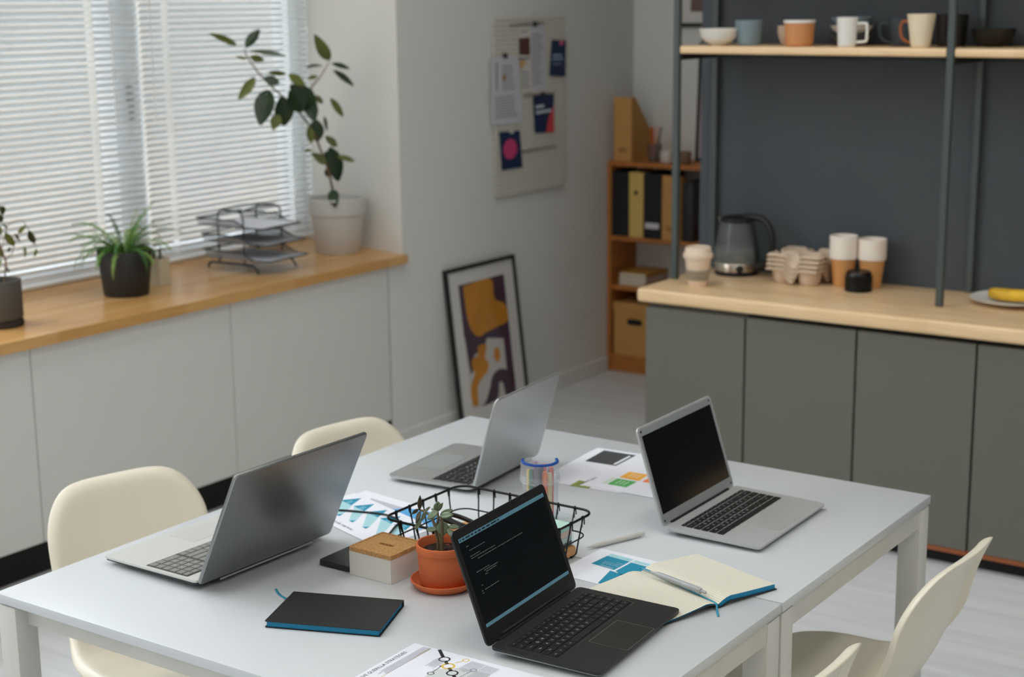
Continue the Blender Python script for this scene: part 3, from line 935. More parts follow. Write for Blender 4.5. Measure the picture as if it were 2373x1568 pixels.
hung('hung_card', 'navy card with white lettering and a coral curve on the pegboard', 'card', [(4.15, 1.218), (4.305, 1.209), (4.306, 1.38), (4.138, 1.381)], NAVY, 0.0035, 'navy cards on the pegboard',
     [(mat('card_white', (206, 214, 226), 0.7), [[(4.158, 1.325), (4.225, 1.327), (4.225, 1.34), (4.158, 1.338)], [(4.16, 1.3), (4.285, 1.303), (4.285, 1.316), (4.16, 1.313)]]), (mat('card_coral', (216, 70, 78), 0.6), [[(4.24, 1.2145), (4.304, 1.2105), (4.3045, 1.33), (4.285, 1.31), (4.265, 1.28), (4.25, 1.245)]])], clip=(4.215, 1.38))
hung('hung_card', 'navy card with a pink ball at the pegboard lower left', 'card', [(3.892, 1.076), (4.051, 1.075), (4.031, 1.238), (3.876, 1.242)], NAVY, 0.0035, 'navy cards on the pegboard',
     [(mat('card_pink', (206, 66, 120), 0.6), [[(3.956 + 0.053 * math.cos(a), 1.162 + 0.044 * math.sin(a)) for a in [PI * 2 * k / 32 for k in range(32)]]]), (MATB, [[(3.953, 1.232), (3.985, 1.228), (3.983, 1.2385), (3.951, 1.2395)]])])

# ================================================================== LEANING PICTURE
def art(t, y):
    ORG = mat('art_orange', (205, 135, 35), 0.8, var=(9, 0.12, (1, 1, 1)))
    PUR = mat('art_purple', (72, 50, 68), 0.8, var=(9, 0.12, (1, 1, 1)))
    WHT = mat('art_white', (206, 203, 198), 0.8)
    def P(pts, m, k):
        sm = []
        for q in smoothpath([(a, b, 0) for a, b in pts] + [(pts[0][0], pts[0][1], 0)], 5)[:-1]:
            sm.append((q.x - 0.25, q.y))
        mb = MB()
        mb.prism(sm, 0, 0.00008, M=Matrix.Translation((0, y - 0.0002 - 0.00012 * k, 0)) @ Matrix(((1, 0, 0, 0), (0, 0, -1, 0), (0, 1, 0, 0), (0, 0, 0, 1))))
        obj('print_shape', mb, m, t, smooth=None)
    def Q(pts, m, k):
        mb = MB()
        mb.prism([(a - 0.25, b) for a, b in pts], 0, 0.00008, M=Matrix.Translation((0, y - 0.0002 - 0.00012 * k, 0)) @ Matrix(((1, 0, 0, 0), (0, 0, -1, 0), (0, 1, 0, 0), (0, 0, 0, 1))))
        obj('print_shape', mb, m, t, smooth=None)
    Q([(0.082, 0.085), (0.418, 0.085), (0.418, 0.624), (0.082, 0.624)], WHT, 0)
    Q([(0.082, 0.40), (0.418, 0.335), (0.418, 0.624), (0.082, 0.624)], PUR, 1)
    P([(0.086, 0.41), (0.10, 0.245), (0.125, 0.26), (0.14, 0.31), (0.215, 0.33), (0.24, 0.40)], PUR, 1.5)
    Q([(0.365, 0.36), (0.365, 0.085), (0.418, 0.085), (0.418, 0.36)], PUR, 1.7)
    P([(0.115, 0.615), (0.315, 0.619), (0.33, 0.53), (0.405, 0.49), (0.414, 0.42), (0.34, 0.405), (0.245, 0.395), (0.19, 0.385), (0.14, 0.42), (0.118, 0.5)], ORG, 2)
    P([(0.09, 0.10), (0.13, 0.095), (0.145, 0.18), (0.22, 0.225), (0.235, 0.26), (0.215, 0.29), (0.235, 0.34), (0.175, 0.345), (0.165, 0.31), (0.12, 0.295), (0.118, 0.255), (0.13, 0.235), (0.09, 0.18)], ORG, 3)
    P([(0.304 + 0.024 * math.cos(a), 0.285 + 0.034 * math.sin(a)) for a in [PI * 2 * k / 10 for k in range(10)]], ORG, 3)
    P([(0.145, 0.085), (0.185, 0.10), (0.225, 0.15), (0.255, 0.20), (0.31, 0.218), (0.37, 0.20), (0.40, 0.14), (0.40, 0.09), (0.34, 0.09), (0.325, 0.15), (0.30, 0.16), (0.28, 0.10), (0.23, 0.085)], PUR, 3.5)
framed('leaning_picture', 'tall black-framed abstract print in orange and purple leaning on the left wall', (-1.484, 3.728, 0.0), (math.radians(-6.7), 0, PI / 2), 0.512, 0.70, 0.016, FRB, MATB, art)

RUB = [((-1.876,2.622,1.648),(-1.863,2.488,1.694),0.029,"o"),
  ((-1.863,2.656,1.637),(-1.845,2.713,1.708),0.044,"d"),
  ((-1.837,2.651,1.624),(-1.862,2.908,1.608),0.024,"g"),
  ((-1.899,2.713,1.601),(-1.862,2.750,1.587),0.030,"o"),
  ((-1.874,2.669,1.595),(-1.885,2.625,1.606),0.015,"o"),
  ((-1.800,2.632,1.528),(-1.793,2.539,1.458),0.041,"o"),
  ((-1.816,2.693,1.523),(-1.808,2.783,1.500),0.041,"g"),
  ((-1.836,2.742,1.542),(-1.854,2.881,1.529),0.024,"o"),
  ((-1.837,2.857,1.530),(-1.797,2.905,1.485),0.041,"o"),
  ((-1.848,2.751,1.476),(-1.818,2.667,1.358),0.085,"d"),
  ((-1.833,2.806,1.448),(-1.858,2.854,1.327),0.088,"d"),
  ((-1.824,2.775,1.381),(-1.807,2.726,1.332),0.047,"o"),
  ((-1.870,2.895,1.480),(-1.897,3.124,1.365),0.102,"d"),
  ((-1.813,2.833,1.472),(-1.806,2.904,1.383),0.088,"d"),
  ((-1.828,3.086,1.575),(-1.788,2.967,1.665),0.054,"o"),
  ((-1.829,3.046,1.554),(-1.785,2.910,1.567),0.024,"d"),
  ((-1.861,3.137,1.559),(-1.826,3.213,1.539),0.025,"d"),
  ((-1.856,3.140,1.532),(-1.811,3.221,1.469),0.032,"d"),
  ((-1.812,2.996,1.516),(-1.834,2.960,1.510),0.020,"o"),
  ((-1.886,3.051,1.436),(-1.899,3.132,1.398),0.027,"o"),
  ((-1.803,3.055,1.428),(-1.799,3.135,1.345),0.032,"o"),
  ((-1.837,3.005,1.346),(-1.843,3.012,1.257),0.068,"d"),
  ((-1.849,2.973,1.322),(-1.848,2.988,1.252),0.037,"o"),
  ((-1.865,3.087,1.273),(-1.848,3.146,1.227),0.032,"o"),
  ((-1.842,2.910,1.461),(-1.799,2.971,1.420),0.074,"d"),
  ((-1.832,2.965,1.426),(-1.787,2.935,1.349),0.058,"d"),
  ((-1.814,3.061,1.064),(-1.765,3.017,1.008),0.054,"d"),
  ((-1.833,3.074,1.231),(-1.850,3.156,1.079),0.078,"d"),
  ((-1.814,3.028,1.173),(-1.767,2.910,1.221),0.040,"o"),
  ((-1.810,3.094,1.192),(-1.794,3.194,1.171),0.029,"o"),
  ((-1.829,3.066,1.271),(-1.842,3.133,1.226),0.033,"o"),
  ((-1.817,2.951,1.232),(-1.801,2.893,1.236),0.016,"o"),
  ((-1.872,3.098,1.142),(-1.896,3.124,1.099),0.023,"d"),
  ((-1.815,3.029,1.358),(-1.765,2.986,1.311),0.016,"d"),
  ((-1.891,3.113,1.208),(-1.857,3.130,1.151),0.054,"d"),]
STEM1 = [(-1.850,3.106,1.047),(-1.850,3.090,1.109),(-1.850,3.069,1.164),(-1.850,3.036,1.230),(-1.850,3.007,1.285),(-1.850,2.963,1.340),(-1.850,2.924,1.377),(-1.850,2.825,1.450),(-1.850,2.729,1.520),(-1.850,2.670,1.578),(-1.850,2.639,1.616),(-1.850,2.638,1.634)]
STEM2 = [(-1.850,2.953,1.378),(-1.850,2.987,1.460),(-1.850,3.053,1.511),(-1.850,3.110,1.567)]
FIC = [((-1.813,1.460,1.177),(-1.826,1.487,1.149),0.028,"d"),
  ((-1.824,1.531,1.083),(-1.805,1.547,1.109),0.015,"o"),
  ((-1.771,1.534,1.096),(-1.789,1.562,1.042),0.026,"d"),
  ((-1.795,1.493,1.089),(-1.812,1.533,1.052),0.012,"d"),
  ((-1.785,1.450,1.098),(-1.789,1.485,1.046),0.026,"o"),
  ((-1.771,1.511,1.047),(-1.742,1.488,1.019),0.011,"o"),
  ((-1.805,1.584,1.026),(-1.775,1.551,1.010),0.012,"o"),
  ((-1.822,1.468,1.120),(-1.838,1.509,1.100),0.012,"d"),
  ((-1.796,1.477,1.046),(-1.814,1.473,1.030),0.012,"d"),
  ((-1.832,1.456,1.049),(-1.832,1.468,1.011),0.020,"o"),
  ((-1.795,1.451,0.986),(-1.807,1.476,0.962),0.008,"d"),
  ((-1.846,1.472,1.004),(-1.823,1.447,0.985),0.009,"o"),
  ((-1.822,1.442,1.123),(-1.794,1.443,1.092),0.025,"o"),
  ((-1.769,1.411,1.164),(-1.770,1.432,1.134),0.025,"d"),
  ((-1.809,1.414,1.141),(-1.803,1.425,1.100),0.028,"d"),
  ((-1.792,1.405,1.081),(-1.782,1.382,1.052),0.025,"o"),
  ((-1.800,1.431,1.192),(-1.789,1.437,1.167),0.022,"o"),
  ((-1.765,1.365,1.115),(-1.760,1.340,1.092),0.025,"d"),
  ((-1.811,1.434,1.029),(-1.795,1.402,1.021),0.019,"d"),]
FST = [(-1.800,1.443,0.937),(-1.800,1.453,0.986),(-1.800,1.455,1.008),(-1.800,1.443,1.042),(-1.800,1.433,1.077),(-1.800,1.441,1.117)]
FBa = [(-1.800,1.455,1.008),(-1.800,1.482,1.026),(-1.800,1.499,1.068),(-1.800,1.512,1.087)]
FBb = [(-1.800,1.443,1.042),(-1.800,1.461,1.090),(-1.800,1.480,1.120),(-1.800,1.528,1.128),(-1.800,1.555,1.091),(-1.800,1.577,1.035)]
JADE = [((0.636,0.480,0.883),(0.645,0.472,0.913),0.0081),
  ((0.614,0.506,0.873),(0.597,0.507,0.860),0.0068),
  ((0.629,0.491,0.876),(0.633,0.472,0.861),0.0072),
  ((0.644,0.487,0.880),(0.651,0.490,0.888),0.0043),
  ((0.657,0.473,0.886),(0.643,0.477,0.863),0.0077),
  ((0.628,0.494,0.861),(0.630,0.477,0.845),0.0085),
  ((0.667,0.494,0.882),(0.671,0.493,0.901),0.0145),
  ((0.668,0.496,0.884),(0.683,0.490,0.901),0.0077),
  ((0.664,0.497,0.881),(0.642,0.506,0.879),0.0051),
  ((0.684,0.473,0.891),(0.674,0.455,0.880),0.0119),
  ((0.673,0.496,0.876),(0.688,0.514,0.884),0.0085),
  ((0.684,0.481,0.879),(0.712,0.479,0.888),0.0111),
  ((0.680,0.493,0.864),(0.686,0.486,0.840),0.0213),
  ((0.674,0.485,0.851),(0.652,0.477,0.848),0.0085),
  ((0.700,0.485,0.861),(0.720,0.489,0.863),0.0077),
  ((0.700,0.483,0.857),(0.714,0.478,0.846),0.0085),]
JSa = [(0.673,0.487,0.827),(0.669,0.487,0.839),(0.666,0.487,0.855),(0.660,0.487,0.868),(0.652,0.487,0.875),(0.639,0.487,0.879),(0.631,0.487,0.880)]
JSb = [(0.680,0.487,0.828),(0.674,0.487,0.844),(0.670,0.487,0.854),(0.675,0.487,0.870),(0.673,0.487,0.885)]
JSc = [(0.683,0.487,0.829),(0.684,0.487,0.855),(0.683,0.487,0.868),(0.679,0.487,0.876)]

# ================================================================== PLANTS ON THE SILL
ZL = 0.8002
def leafmesh(L, wd, fold=0.25, droop=0.15, n=6, tipsharp=1.0, thick=0.0):
    """pointed oval blade along +x, its midrib sunk, bending down towards the tip"""
    mb = MB()
    rows = []
    for k in range(n + 1):
        t = k / n
        hw = wd / 2 * (math.sin(PI * min(1, t * 0.94 + 0.03)) ** 0.75) * (1 - 0.25 * t * tipsharp)
        x = L * t
        zc = -droop * L * t * t
        rows.append([(x, -hw, zc + fold * hw), (x, -hw * 0.5, zc + fold * hw * 0.3), (x, 0, zc - 0.0008), (x, hw * 0.5, zc + fold * hw * 0.3), (x, hw, zc + fold * hw)])
    mb.loft(rows, (False, False), ring=False)
    return mb
def place_leaf(parent, base, tip, wd, m, roll=0.0, view=None, fold=0.25, droop=0.12, name='leaf', thick=None):
    b, t_ = Vector(base), Vector(tip)
    d = t_ - b
    L = d.length
    ex = d.normalized()
    up = Vector(view) if view is not None else Vector((0.6, -0.6, 0.5))
    ez = (up - ex * up.dot(ex))
    ez = ez.normalized() if ez.length > 1e-4 else Vector((0, 0, 1))
    ey = ez.cross(ex)
    M = Matrix(((ex.x, ey.x, ez.x, b.x), (ex.y, ey.y, ez.y, b.y), (ex.z, ey.z, ez.z, b.z), (0, 0, 0, 1))) @ Matrix.Rotation(roll, 4, 'X')
    mb = MB()
    lm = leafmesh(L, wd, fold, droop)
    mb.add(lm.v, lm.f, M)
    o = obj(name, mb, m, parent, smooth=60)
    if thick:
        md = o.modifiers.new('thick', 'SOLIDIFY')
        md.thickness = thick
    return o
GD = mat('leaf_dark', (36, 58, 32), 0.32, spec=0.5, var=(14, 0.2, (1, 1, 1)))
GO = mat('leaf_olive', (104, 112, 56), 0.42, spec=0.4, var=(14, 0.2, (1, 1, 1)))
GG = mat('leaf_grey_sheen', (96, 112, 92), 0.28, spec=0.6)  # paler grey-green leaves, their reflected sheen painted into the base colour
BARK = mat('stem_brown', (112, 86, 62), 0.8)
SOIL = mat('potting_soil', (44, 30, 24), 0.95, bump=(180, 1.0), var=(120, 0.5, (1, 1, 1)))
def rel(P, o):
    return (P[0] - o[0], P[1] - o[1], P[2] - o[2])

# rubber plant
po = (-1.85, 3.125, ZL)
rp_ = thing('rubber_plant', 'tall rubber plant in a light grey pot at the end of the sill', 'potted plant', po)
POTG = mat('pot_light_grey', (196, 195, 192), 0.6, spec=0.35)
obj('pot', MB().lathe([(0.0, 0), (0.086, 0), (0.089, 0.004), (0.107, 0.158), (0.114, 0.160), (0.1175, 0.222), (0.115, 0.225), (0.110, 0.222), (0.106, 0.19), (0.0, 0.19)], 56), POTG, rp_, smooth=40)
obj('soil', MB().lathe([(0.106, 0.188), (0.06, 0.196), (0.0, 0.199)], 32), SOIL, rp_)
st = MB().tube([rel(p, po) for p in smoothpath(STEM1, 3)], [0.0055 - 0.0032 * k / 33 for k in range(34)], 7)
st.tube([rel(p, po) for p in smoothpath(STEM2, 3)], [0.0034, 0.0033, 0.0032, 0.0031, 0.003, 0.0028, 0.0026, 0.0024, 0.0022, 0.002], 7)
obj('stem', st, BARK, rp_, smooth=60)
for k, (b, t_, wd, tone) in enumerate(RUB):
    obj_ = place_leaf(rp_, rel(b, po), rel(t_, po), wd * 1.05, {'d': GD, 'o': GO, 'g': GG}[tone], random.uniform(-0.35, 0.35), (0.66, -0.72, 0.25 if tone != 'd' else 0.45))

# young ficus in a concrete pot
po = (-1.80, 1.418, ZL)
fc_ = thing('ficus_plant', 'small leafy ficus in a round dark grey pot at the left photo edge', 'potted plant', po)
CONC = mat('pot_dark_concrete', (86, 84, 80), 0.75, bump=(160, 0.3))
obj('saucer', MB().lathe([(0.0, 0), (0.071, 0), (0.073, 0.004), (0.073, 0.018), (0.068, 0.019), (0.0, 0.017)], 48), mat('saucer_dark', (52, 48, 46), 0.7), fc_, smooth=40)
obj('pot', MB().lathe([(0.0, 0.0195), (0.064, 0.0195), (0.0685, 0.024), (0.0725, 0.03), (0.0725, 0.148), (0.069, 0.150), (0.066, 0.147), (0.066, 0.125), (0.0, 0.125)], 48), CONC, fc_, smooth=40)
obj('soil', MB().lathe([(0.066, 0.124), (0.03, 0.130), (0.0, 0.131)], 28), SOIL, fc_)
st = MB().tube([rel(p, po) for p in smoothpath([(-1.80, 1.432, 0.925)] + FST, 3)], 0.0028, 6)
st.tube([rel(p, po) for p in smoothpath(FBa, 3)], 0.0015, 5)
st.tube([rel(p, po) for p in smoothpath(FBb, 3)], 0.0013, 5)
obj('stem', st, BARK, fc_, smooth=60)
for b, t_, wd, tone in FIC:
    place_leaf(fc_, rel(b, po), rel(t_, po), wd * 1.1, GD if tone == 'd' else GO, random.uniform(-0.5, 0.5), (0.7, -0.55, 0.35))

# fern in a black pot
po = (-1.872, 2.012, ZL)
fe = thing('fern_plant', 'bushy green fern in a matt black pot on the sill', 'potted plant', po)
FPOT = mat('pot_black', (38, 38, 38), 0.55)
obj('pot', MB().lathe([(0.0, 0), (0.076, 0), (0.079, 0.004), (0.096, 0.158), (0.094, 0.161), (0.090, 0.158), (0.087, 0.135), (0.0, 0.135)], 48), FPOT, fe, smooth=40)
obj('soil', MB().lathe([(0.088, 0.134), (0.04, 0.142), (0.0, 0.143)], 28), SOIL, fe)
FG = [mat('fern_green_a', (96, 142, 58), 0.5), mat('fern_green_b', (124, 156, 70), 0.5), mat('fern_green_c', (66, 112, 50), 0.5)]
rnd = random.Random(5)
def frond(az, L, rise, droop, wd, m):
    path = []
    n = 14
    x = z = 0.0
    ang = rise
    for k in range(n + 1):
        path.append((0.012 + x, z))
        ang -= droop / n * (0.5 + 1.1 * k / n)
        x += math.cos(ang) * L / n
        z += math.sin(ang) * L / n
    mb = MB()
    ca, sa = math.cos(az), math.sin(az)
    W = lambda a, s, zz: (a * ca - s * sa, a * sa + s * ca, zz + 0.142)
    mb.tube([W(a, 0, zz) for a, zz in path], [0.0012 - 0.0008 * k / n for k in range(n + 1)], 4)
    for k in range(1, n * 2):
        t = k / (2 * n)
        i = min(n - 1, int(t * n))
        q = t * n - i
        a = path[i][0] * (1 - q) + path[i + 1][0] * q
        zz = path[i][1] * (1 - q) + path[i + 1][1] * q
        hw = wd * math.sin(PI * min(1, 0.12 + 0.88 * t)) ** 0.6 * (1 - 0.35 * t)
        if t > 0.93:
            hw *= 0.5
        da, dz = path[i + 1][0] - path[i][0], path[i + 1][1] - path[i][1]
        ln = math.hypot(da, dz)
        da, dz = da / ln, dz / ln
        lw = L / n * 0.21
        for s in (-1, 1):
            j = rnd.uniform(-0.002, 0.002)
            p0 = W(a - da * lw, 0, zz - dz * lw)
            p1 = W(a + da * (lw * 0.4), s * hw * 0.55, zz + dz * lw * 0.4 + 0.002 + j)
            p2 = W(a + da * lw * 1.1, s * hw, zz + dz * lw * 1.1 - 0.003 + j)
            p3 = W(a + da * (lw * 1.6), s * hw * 0.5, zz + dz * lw * 1.6 + 0.002 + j)
            p4 = W(a + da * lw, 0, zz + dz * lw)
            mb.add([p0, p1, p2, p3, p4], [[0, 1, 3, 4], [1, 2, 3]])
    return obj('frond', mb, m, fe, smooth=60)
spec = [(0.4, 0.20, 1.45, 0.9), (1.2, 0.17, 1.5, 0.5), (-0.9, 0.2, 0.9, 1.9), (3.6, 0.23, 0.6, 0.6), (4.35, 0.21, 0.95, 1.3), (5.2, 0.22, 1.3, 0.9), (1.6, 0.23, 1.2, 0.8), (2.0, 0.22, 0.9, 1.2), (0.9, 0.24, 1.0, 1.6)]
for k in range(9):
    frond(*spec[k], 0.016, FG[k % 3])
for k in range(46):
    az = rnd.uniform(0, 2 * PI)
    ring = k % 3
    frond(az, rnd.uniform(0.12, 0.23), (rnd.uniform(0.9, 1.35), rnd.uniform(0.6, 1.0), rnd.uniform(0.3, 0.8))[ring], (rnd.uniform(1.0, 1.9), rnd.uniform(1.4, 2.3), rnd.uniform(1.7, 2.6))[ring], rnd.uniform(0.013, 0.019), FG[rnd.randrange(3)])

# square pen cup
t = thing('pen_cup', 'square cream pen cup behind the fern pot', 'pen holder', (-1.925, 2.212, ZL), math.radians(14))
PCM = mat('cup_ivory', (206, 200, 178), 0.6)
pc = MB().prism(rrect(0.068, 0.068, 0.008), 0.0, 0.098)
obj('cup', MB().loft([[(x, y, 0) for x, y in rrect(0.066, 0.066, 0.008)], [(x, y, 0.098) for x, y in rrect(0.068, 0.068, 0.008)], [(x, y, 0.098) for x, y in rrect(0.060, 0.060, 0.006)], [(x, y, 0.006) for x, y in rrect(0.059, 0.059, 0.006)]], (True, True)), PCM, t, smooth=40)
for k, (dx, dy, c, lb) in enumerate(((-0.02, -0.012, (226, 120, 40), 'orange highlighter in the cream pen cup'), (-0.004, -0.016, (32, 34, 42), 'black marker in the cream pen cup'), (0.006, 0.012, (28, 30, 36), 'dark pen at the back of the cream pen cup'), (0.018, -0.006, (60, 62, 70), 'grey pen at the right of the cream pen cup'))):
    tag(obj('pen', MB().tube([(dx * 0.5, dy * 0.5, 0.008), (dx, dy, 0.12 + 0.006 * (k % 2)), (dx * 1.02, dy * 1.02, 0.132)], [0.005, 0.0052, 0.004], 8), mat('pen_%d' % k, c, 0.4), loc=(-1.925, 2.212, ZL), rot=(0, 0, math.radians(14))), lb, 'pen', 'pens in the cream cup')

# wire letter tray with three levels
lt = thing('letter_tray', 'three-tier dark wire letter tray on the sill', 'letter tray', (-1.86, 2.64, ZL), math.radians(3))
WIRE = mat('tray_wire', (66, 72, 78), 0.35, metal=0.7)
MESH = pane_mat('tray_mesh', (0.5, 0.52, 0.54), rough=0.5, milky=0.15)
def bar(a, b, rr=0.0032):
    return MB().tube([a, b], rr, 6)
for y in (-0.105, 0.115):
    pth = smoothpath([(-0.135, y, 0.012), (-0.125, y, 0.028), (-0.10, y, 0.034), (0.07, y, 0.034), (0.10, y, 0.026), (0.118, y, 0.004)], 4)
    obj('foot', MB().tube(pth, 0.0045, 6), WIRE, lt, smooth=60)
for y in (-0.105, 0.115):
    loop = smoothpath([(-0.075, y, 0.034), (-0.075, y, 0.12), (-0.075, y, 0.205), (-0.068, y, 0.228), (-0.045, y, 0.236), (0.02, y, 0.236), (0.042, y, 0.228), (0.05, y, 0.205), (0.05, y, 0.12), (0.05, y, 0.034)], 4)
    obj('end_loop', MB().tube(loop, 0.0035, 6), WIRE, lt, smooth=60)
for x in (-0.06, 0.035):
    obj('handle_bar', MB().tube(smoothpath([(x, -0.105, 0.236), (x, 0.0, 0.243), (x, 0.115, 0.236)], 4), 0.003, 6), WIRE, lt, smooth=60)
for k, z in enumerate((0.052, 0.112, 0.172)):
    xo = (0.02, 0.012, -0.012)[k]
    t_ = obj('tray', MB().tube([(-0.16 + xo, -0.118, z + 0.03), (0.03 + xo, -0.118, z + 0.03), (0.085 + xo, -0.118, z + 0.004), (0.16 + xo, -0.11, z + 0.004), (0.16 + xo, 0.11, z + 0.004), (0.085 + xo, 0.128, z + 0.004), (0.03 + xo, 0.128, z + 0.03), (-0.16 + xo, 0.128, z + 0.03)], 0.0032, 6, closed=True), WIRE, lt, smooth=60)
    ms = MB().box(-0.158 + xo, 0.158 + xo, -0.112, 0.122, z, z + 0.0012)
    ms.add([(-0.158 + xo, -0.117, z + 0.03), (0.03 + xo, -0.117, z + 0.03), (0.085 + xo, -0.115, z + 0.004), (0.085 + xo, -0.112, z), (-0.158 + xo, -0.112, z)], [[0, 1, 2, 3, 4]])
    ms.add([(-0.158 + xo, 0.127, z + 0.03), (0.03 + xo, 0.127, z + 0.03), (0.085 + xo, 0.125, z + 0.004), (0.085 + xo, 0.122, z), (-0.158 + xo, 0.122, z)], [[0, 1, 2, 3, 4]])
    obj('mesh_floor', ms, MESH, t_)
for k, (z, n, lb) in enumerate(((0.0535, 4, 'papers in the lowest letter tray'), (0.1135, 3, 'papers in the middle letter tray'), (0.1735, 5, 'white papers in the top letter tray'))):
    xo = (0.02, 0.012, -0.012)[k]
    for q in range(n):
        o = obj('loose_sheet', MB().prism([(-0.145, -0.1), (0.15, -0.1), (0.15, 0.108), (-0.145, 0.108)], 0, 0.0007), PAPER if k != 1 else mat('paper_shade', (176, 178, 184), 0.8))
        o.location = (-1.86 + xo, 2.64 + random.uniform(-0.002, 0.002), ZL + z + 0.0011 * q)
        o.rotation_euler = (0, 0, math.radians(3) + random.uniform(-0.02, 0.02))
        pos = ['bottom', 'second from the bottom', 'third from the bottom', 'fourth from the bottom', 'fifth from the bottom'][q] if q < n - 1 else 'topmost'
        tag(o, {0: 'sheet of paper in the lowest letter tray, %s', 1: 'grey sheet of paper in the middle letter tray, %s', 2: 'white sheet of paper in the top letter tray, %s'}[k] % pos, 'paper', {0: 'sheets in the lowest letter tray', 1: 'sheets in the middle letter tray', 2: 'sheets in the top letter tray'}[k])

# ================================================================== TABLES
TZ = 0.74
def table(y0, label):
    t = thing('desk_table', label, 'table', (0.0, y0, 0), group='white tables pushed together')
    W, D = 1.252, 0.752
    obj('tabletop', MB().box(0, W, 0, D, TZ - 0.019, TZ, 0.0018, 2), TABLE, t)
    for x in (0.002, W - 0.052):
        for y in (0.002, D - 0.052):
            obj('leg', MB().box(x, x + 0.05, y, y + 0.05, 0, TZ - 0.0225, 0.003, 2), TLEG, t)
    for y in (0.030, D - 0.042):
        obj('apron', MB().box(0.052, W - 0.052, y, y + 0.012, TZ - 0.062, TZ - 0.0195), TLEG, t)
    for x in (0.005, W - 0.017):
        obj('apron', MB().box(x, x + 0.012, 0.052, D - 0.052, TZ - 0.062, TZ - 0.0195), TLEG, t)
    return t
table(0.0, 'white rectangular table nearest the camera, holding the black laptop')
table(0.756, 'white rectangular table farther back, by the grey cabinets')
ZB = TZ + 0.0004

# ================================================================== CHAIRS
def shell_mesh():
    prof = [(0.440, 0.424), (0.432, 0.442), (0.405, 0.452), (0.33, 0.446), (0.24, 0.434), (0.16, 0.432), (0.10, 0.448), (0.060, 0.490), (0.036, 0.55), (0.016, 0.62), (-0.008, 0.70), (-0.030, 0.765), (-0.036, 0.787)]
    P = [Vector((a, 0, b)) for a, b in prof]
    cum = [0]
    for a, b in zip(P[:-1], P[1:]):
        cum.append(cum[-1] + (b - a).length)
    tot = cum[-1]
    def at(s):
        s = min(max(s, 0), 1) * tot
        for k in range(len(P) - 1):
            if s <= cum[k + 1] + 1e-9:
                return P[k].lerp(P[k + 1], (s - cum[k]) / (cum[k + 1] - cum[k]))
        return P[-1].copy()
    def smat(s):
        acc = Vector((0, 0, 0))
        for d, w_ in ((-0.03, 1), (-0.015, 2), (0, 3), (0.015, 2), (0.03, 1)):
            acc += at(s + d) * w_
        return acc / 9
    def halfw(s):
        pts = [(0, 0.205), (0.2, 0.226), (0.36, 0.226), (0.50, 0.205), (0.60, 0.190), (0.72, 0.196), (0.85, 0.204), (1.0, 0.196)]
        for (a, b), (c, d) in zip(pts[:-1], pts[1:]):
            if s <= c:
                q = (s - a) / (c - a)
                q = q * q * (3 - 2 * q)
                return b + (d - b) * q
        return pts[-1][1]
    rings = [0.0, 0.2, 0.4, 0.6, 0.75, 0.86, 0.92, 0.955, 0.98, 1.0]
    nseg = 72
    def S(a, b):
        s = (b + 1) / 2
        c = smat(s)
        tn = (smat(min(1, s + 0.02)) - smat(max(0, s - 0.02))).normalized()
        nm = Vector((-tn.z, 0, tn.x))            # towards the sitter
        if nm.z < 0 and s < 0.4:
            nm = -nm
        if s >= 0.4 and nm.x < 0:
            nm = -nm
        k = abs(a)
        seat = max(0, 1 - abs(s - 0.30) / 0.32)
        back = max(0, min(1, (s - 0.5) / 0.3))
        waist = max(0, 1 - abs(s - 0.52) / 0.2)
        lift = (0.030 * seat + 0.036 * back + 0.055 * waist) * k ** 2.4
        return c + Vector((0, a * halfw(s), 0)) + nm * lift, nm
    vs, fs = [], []
    for ri, rr in enumerate(rings):
        for k in range(nseg):
            th = 2 * PI * k / nseg
            ct_, sn_ = math.cos(th), math.sin(th)
            ex = 4.2
            den = (abs(ct_) ** ex + abs(sn_) ** ex) ** (1 / ex)
            a, b = rr * ct_ / den, rr * sn_ / den
            p, nm = S(a, b)
            if rr > 0.9:
                q = (rr - 0.9) / 0.1
                p = p - nm * (0.024 * q * q)
            vs.append(p)
            if rr == 0:
                break
    idx = lambda ri, k: 0 if ri == 0 else 1 + (ri - 1) * nseg + k % nseg
    for k in range(nseg):
        fs.append([0, idx(1, k), idx(1, k + 1)])
    for ri in range(1, len(rings) - 1):
        for k in range(nseg):
            fs.append([idx(ri, k), idx(ri + 1, k), idx(ri + 1, k + 1), idx(ri, k + 1)])
    mb = MB()
    mb.add(vs, fs)
    return mb.mesh('seat_shell', CHAIRM, 80)
chair = thing('shell_chair', '', 'chair')
sh = obj('seat_shell', shell_mesh(), None, chair)
md = sh.modifiers.new('thick', 'SOLIDIFY')
md.thickness = 0.0055
md.offset = -1
md = sh.modifiers.new('soft', 'SUBSURF')
md.levels = 1
md.render_levels = 1
for (x0, y0, x1, y1) in ((0.33, -0.14, 0.42, -0.2), (0.33, 0.14, 0.42, 0.2), (0.10, -0.13, -0.02, -0.19), (0.10, 0.13, -0.02, 0.19)):
    obj('leg', MB().tube([(x0, y0, 0.415), (x1, y1, 0.0)], [0.011, 0.009], 10), CHROME, chair, smooth=60)
obj('cross_brace', MB().tube([(0.33, -0.14, 0.412), (0.33, 0.14, 0.412)], 0.008, 8).tube([(0.10, -0.13, 0.412), (0.10, 0.13, 0.412)], 0.008, 8), CHROME, chair, smooth=60)
CH = [((-0.257, 0.551, 0), math.radians(-16.3), 'cream shell chair behind the open grey laptop, nearest on the window side'),
      ((-0.111, 1.152, 0), math.radians(-9.9), 'cream shell chair behind the silver laptop, farther along the window side'),
      ((1.43, 1.114, 0), math.radians(178.4), 'cream shell chair seen from behind on the right, at the farther table'),
      ((1.42, 0.478, 0), math.radians(179), 'cream shell chair cut by the lower photo edge on the right')]
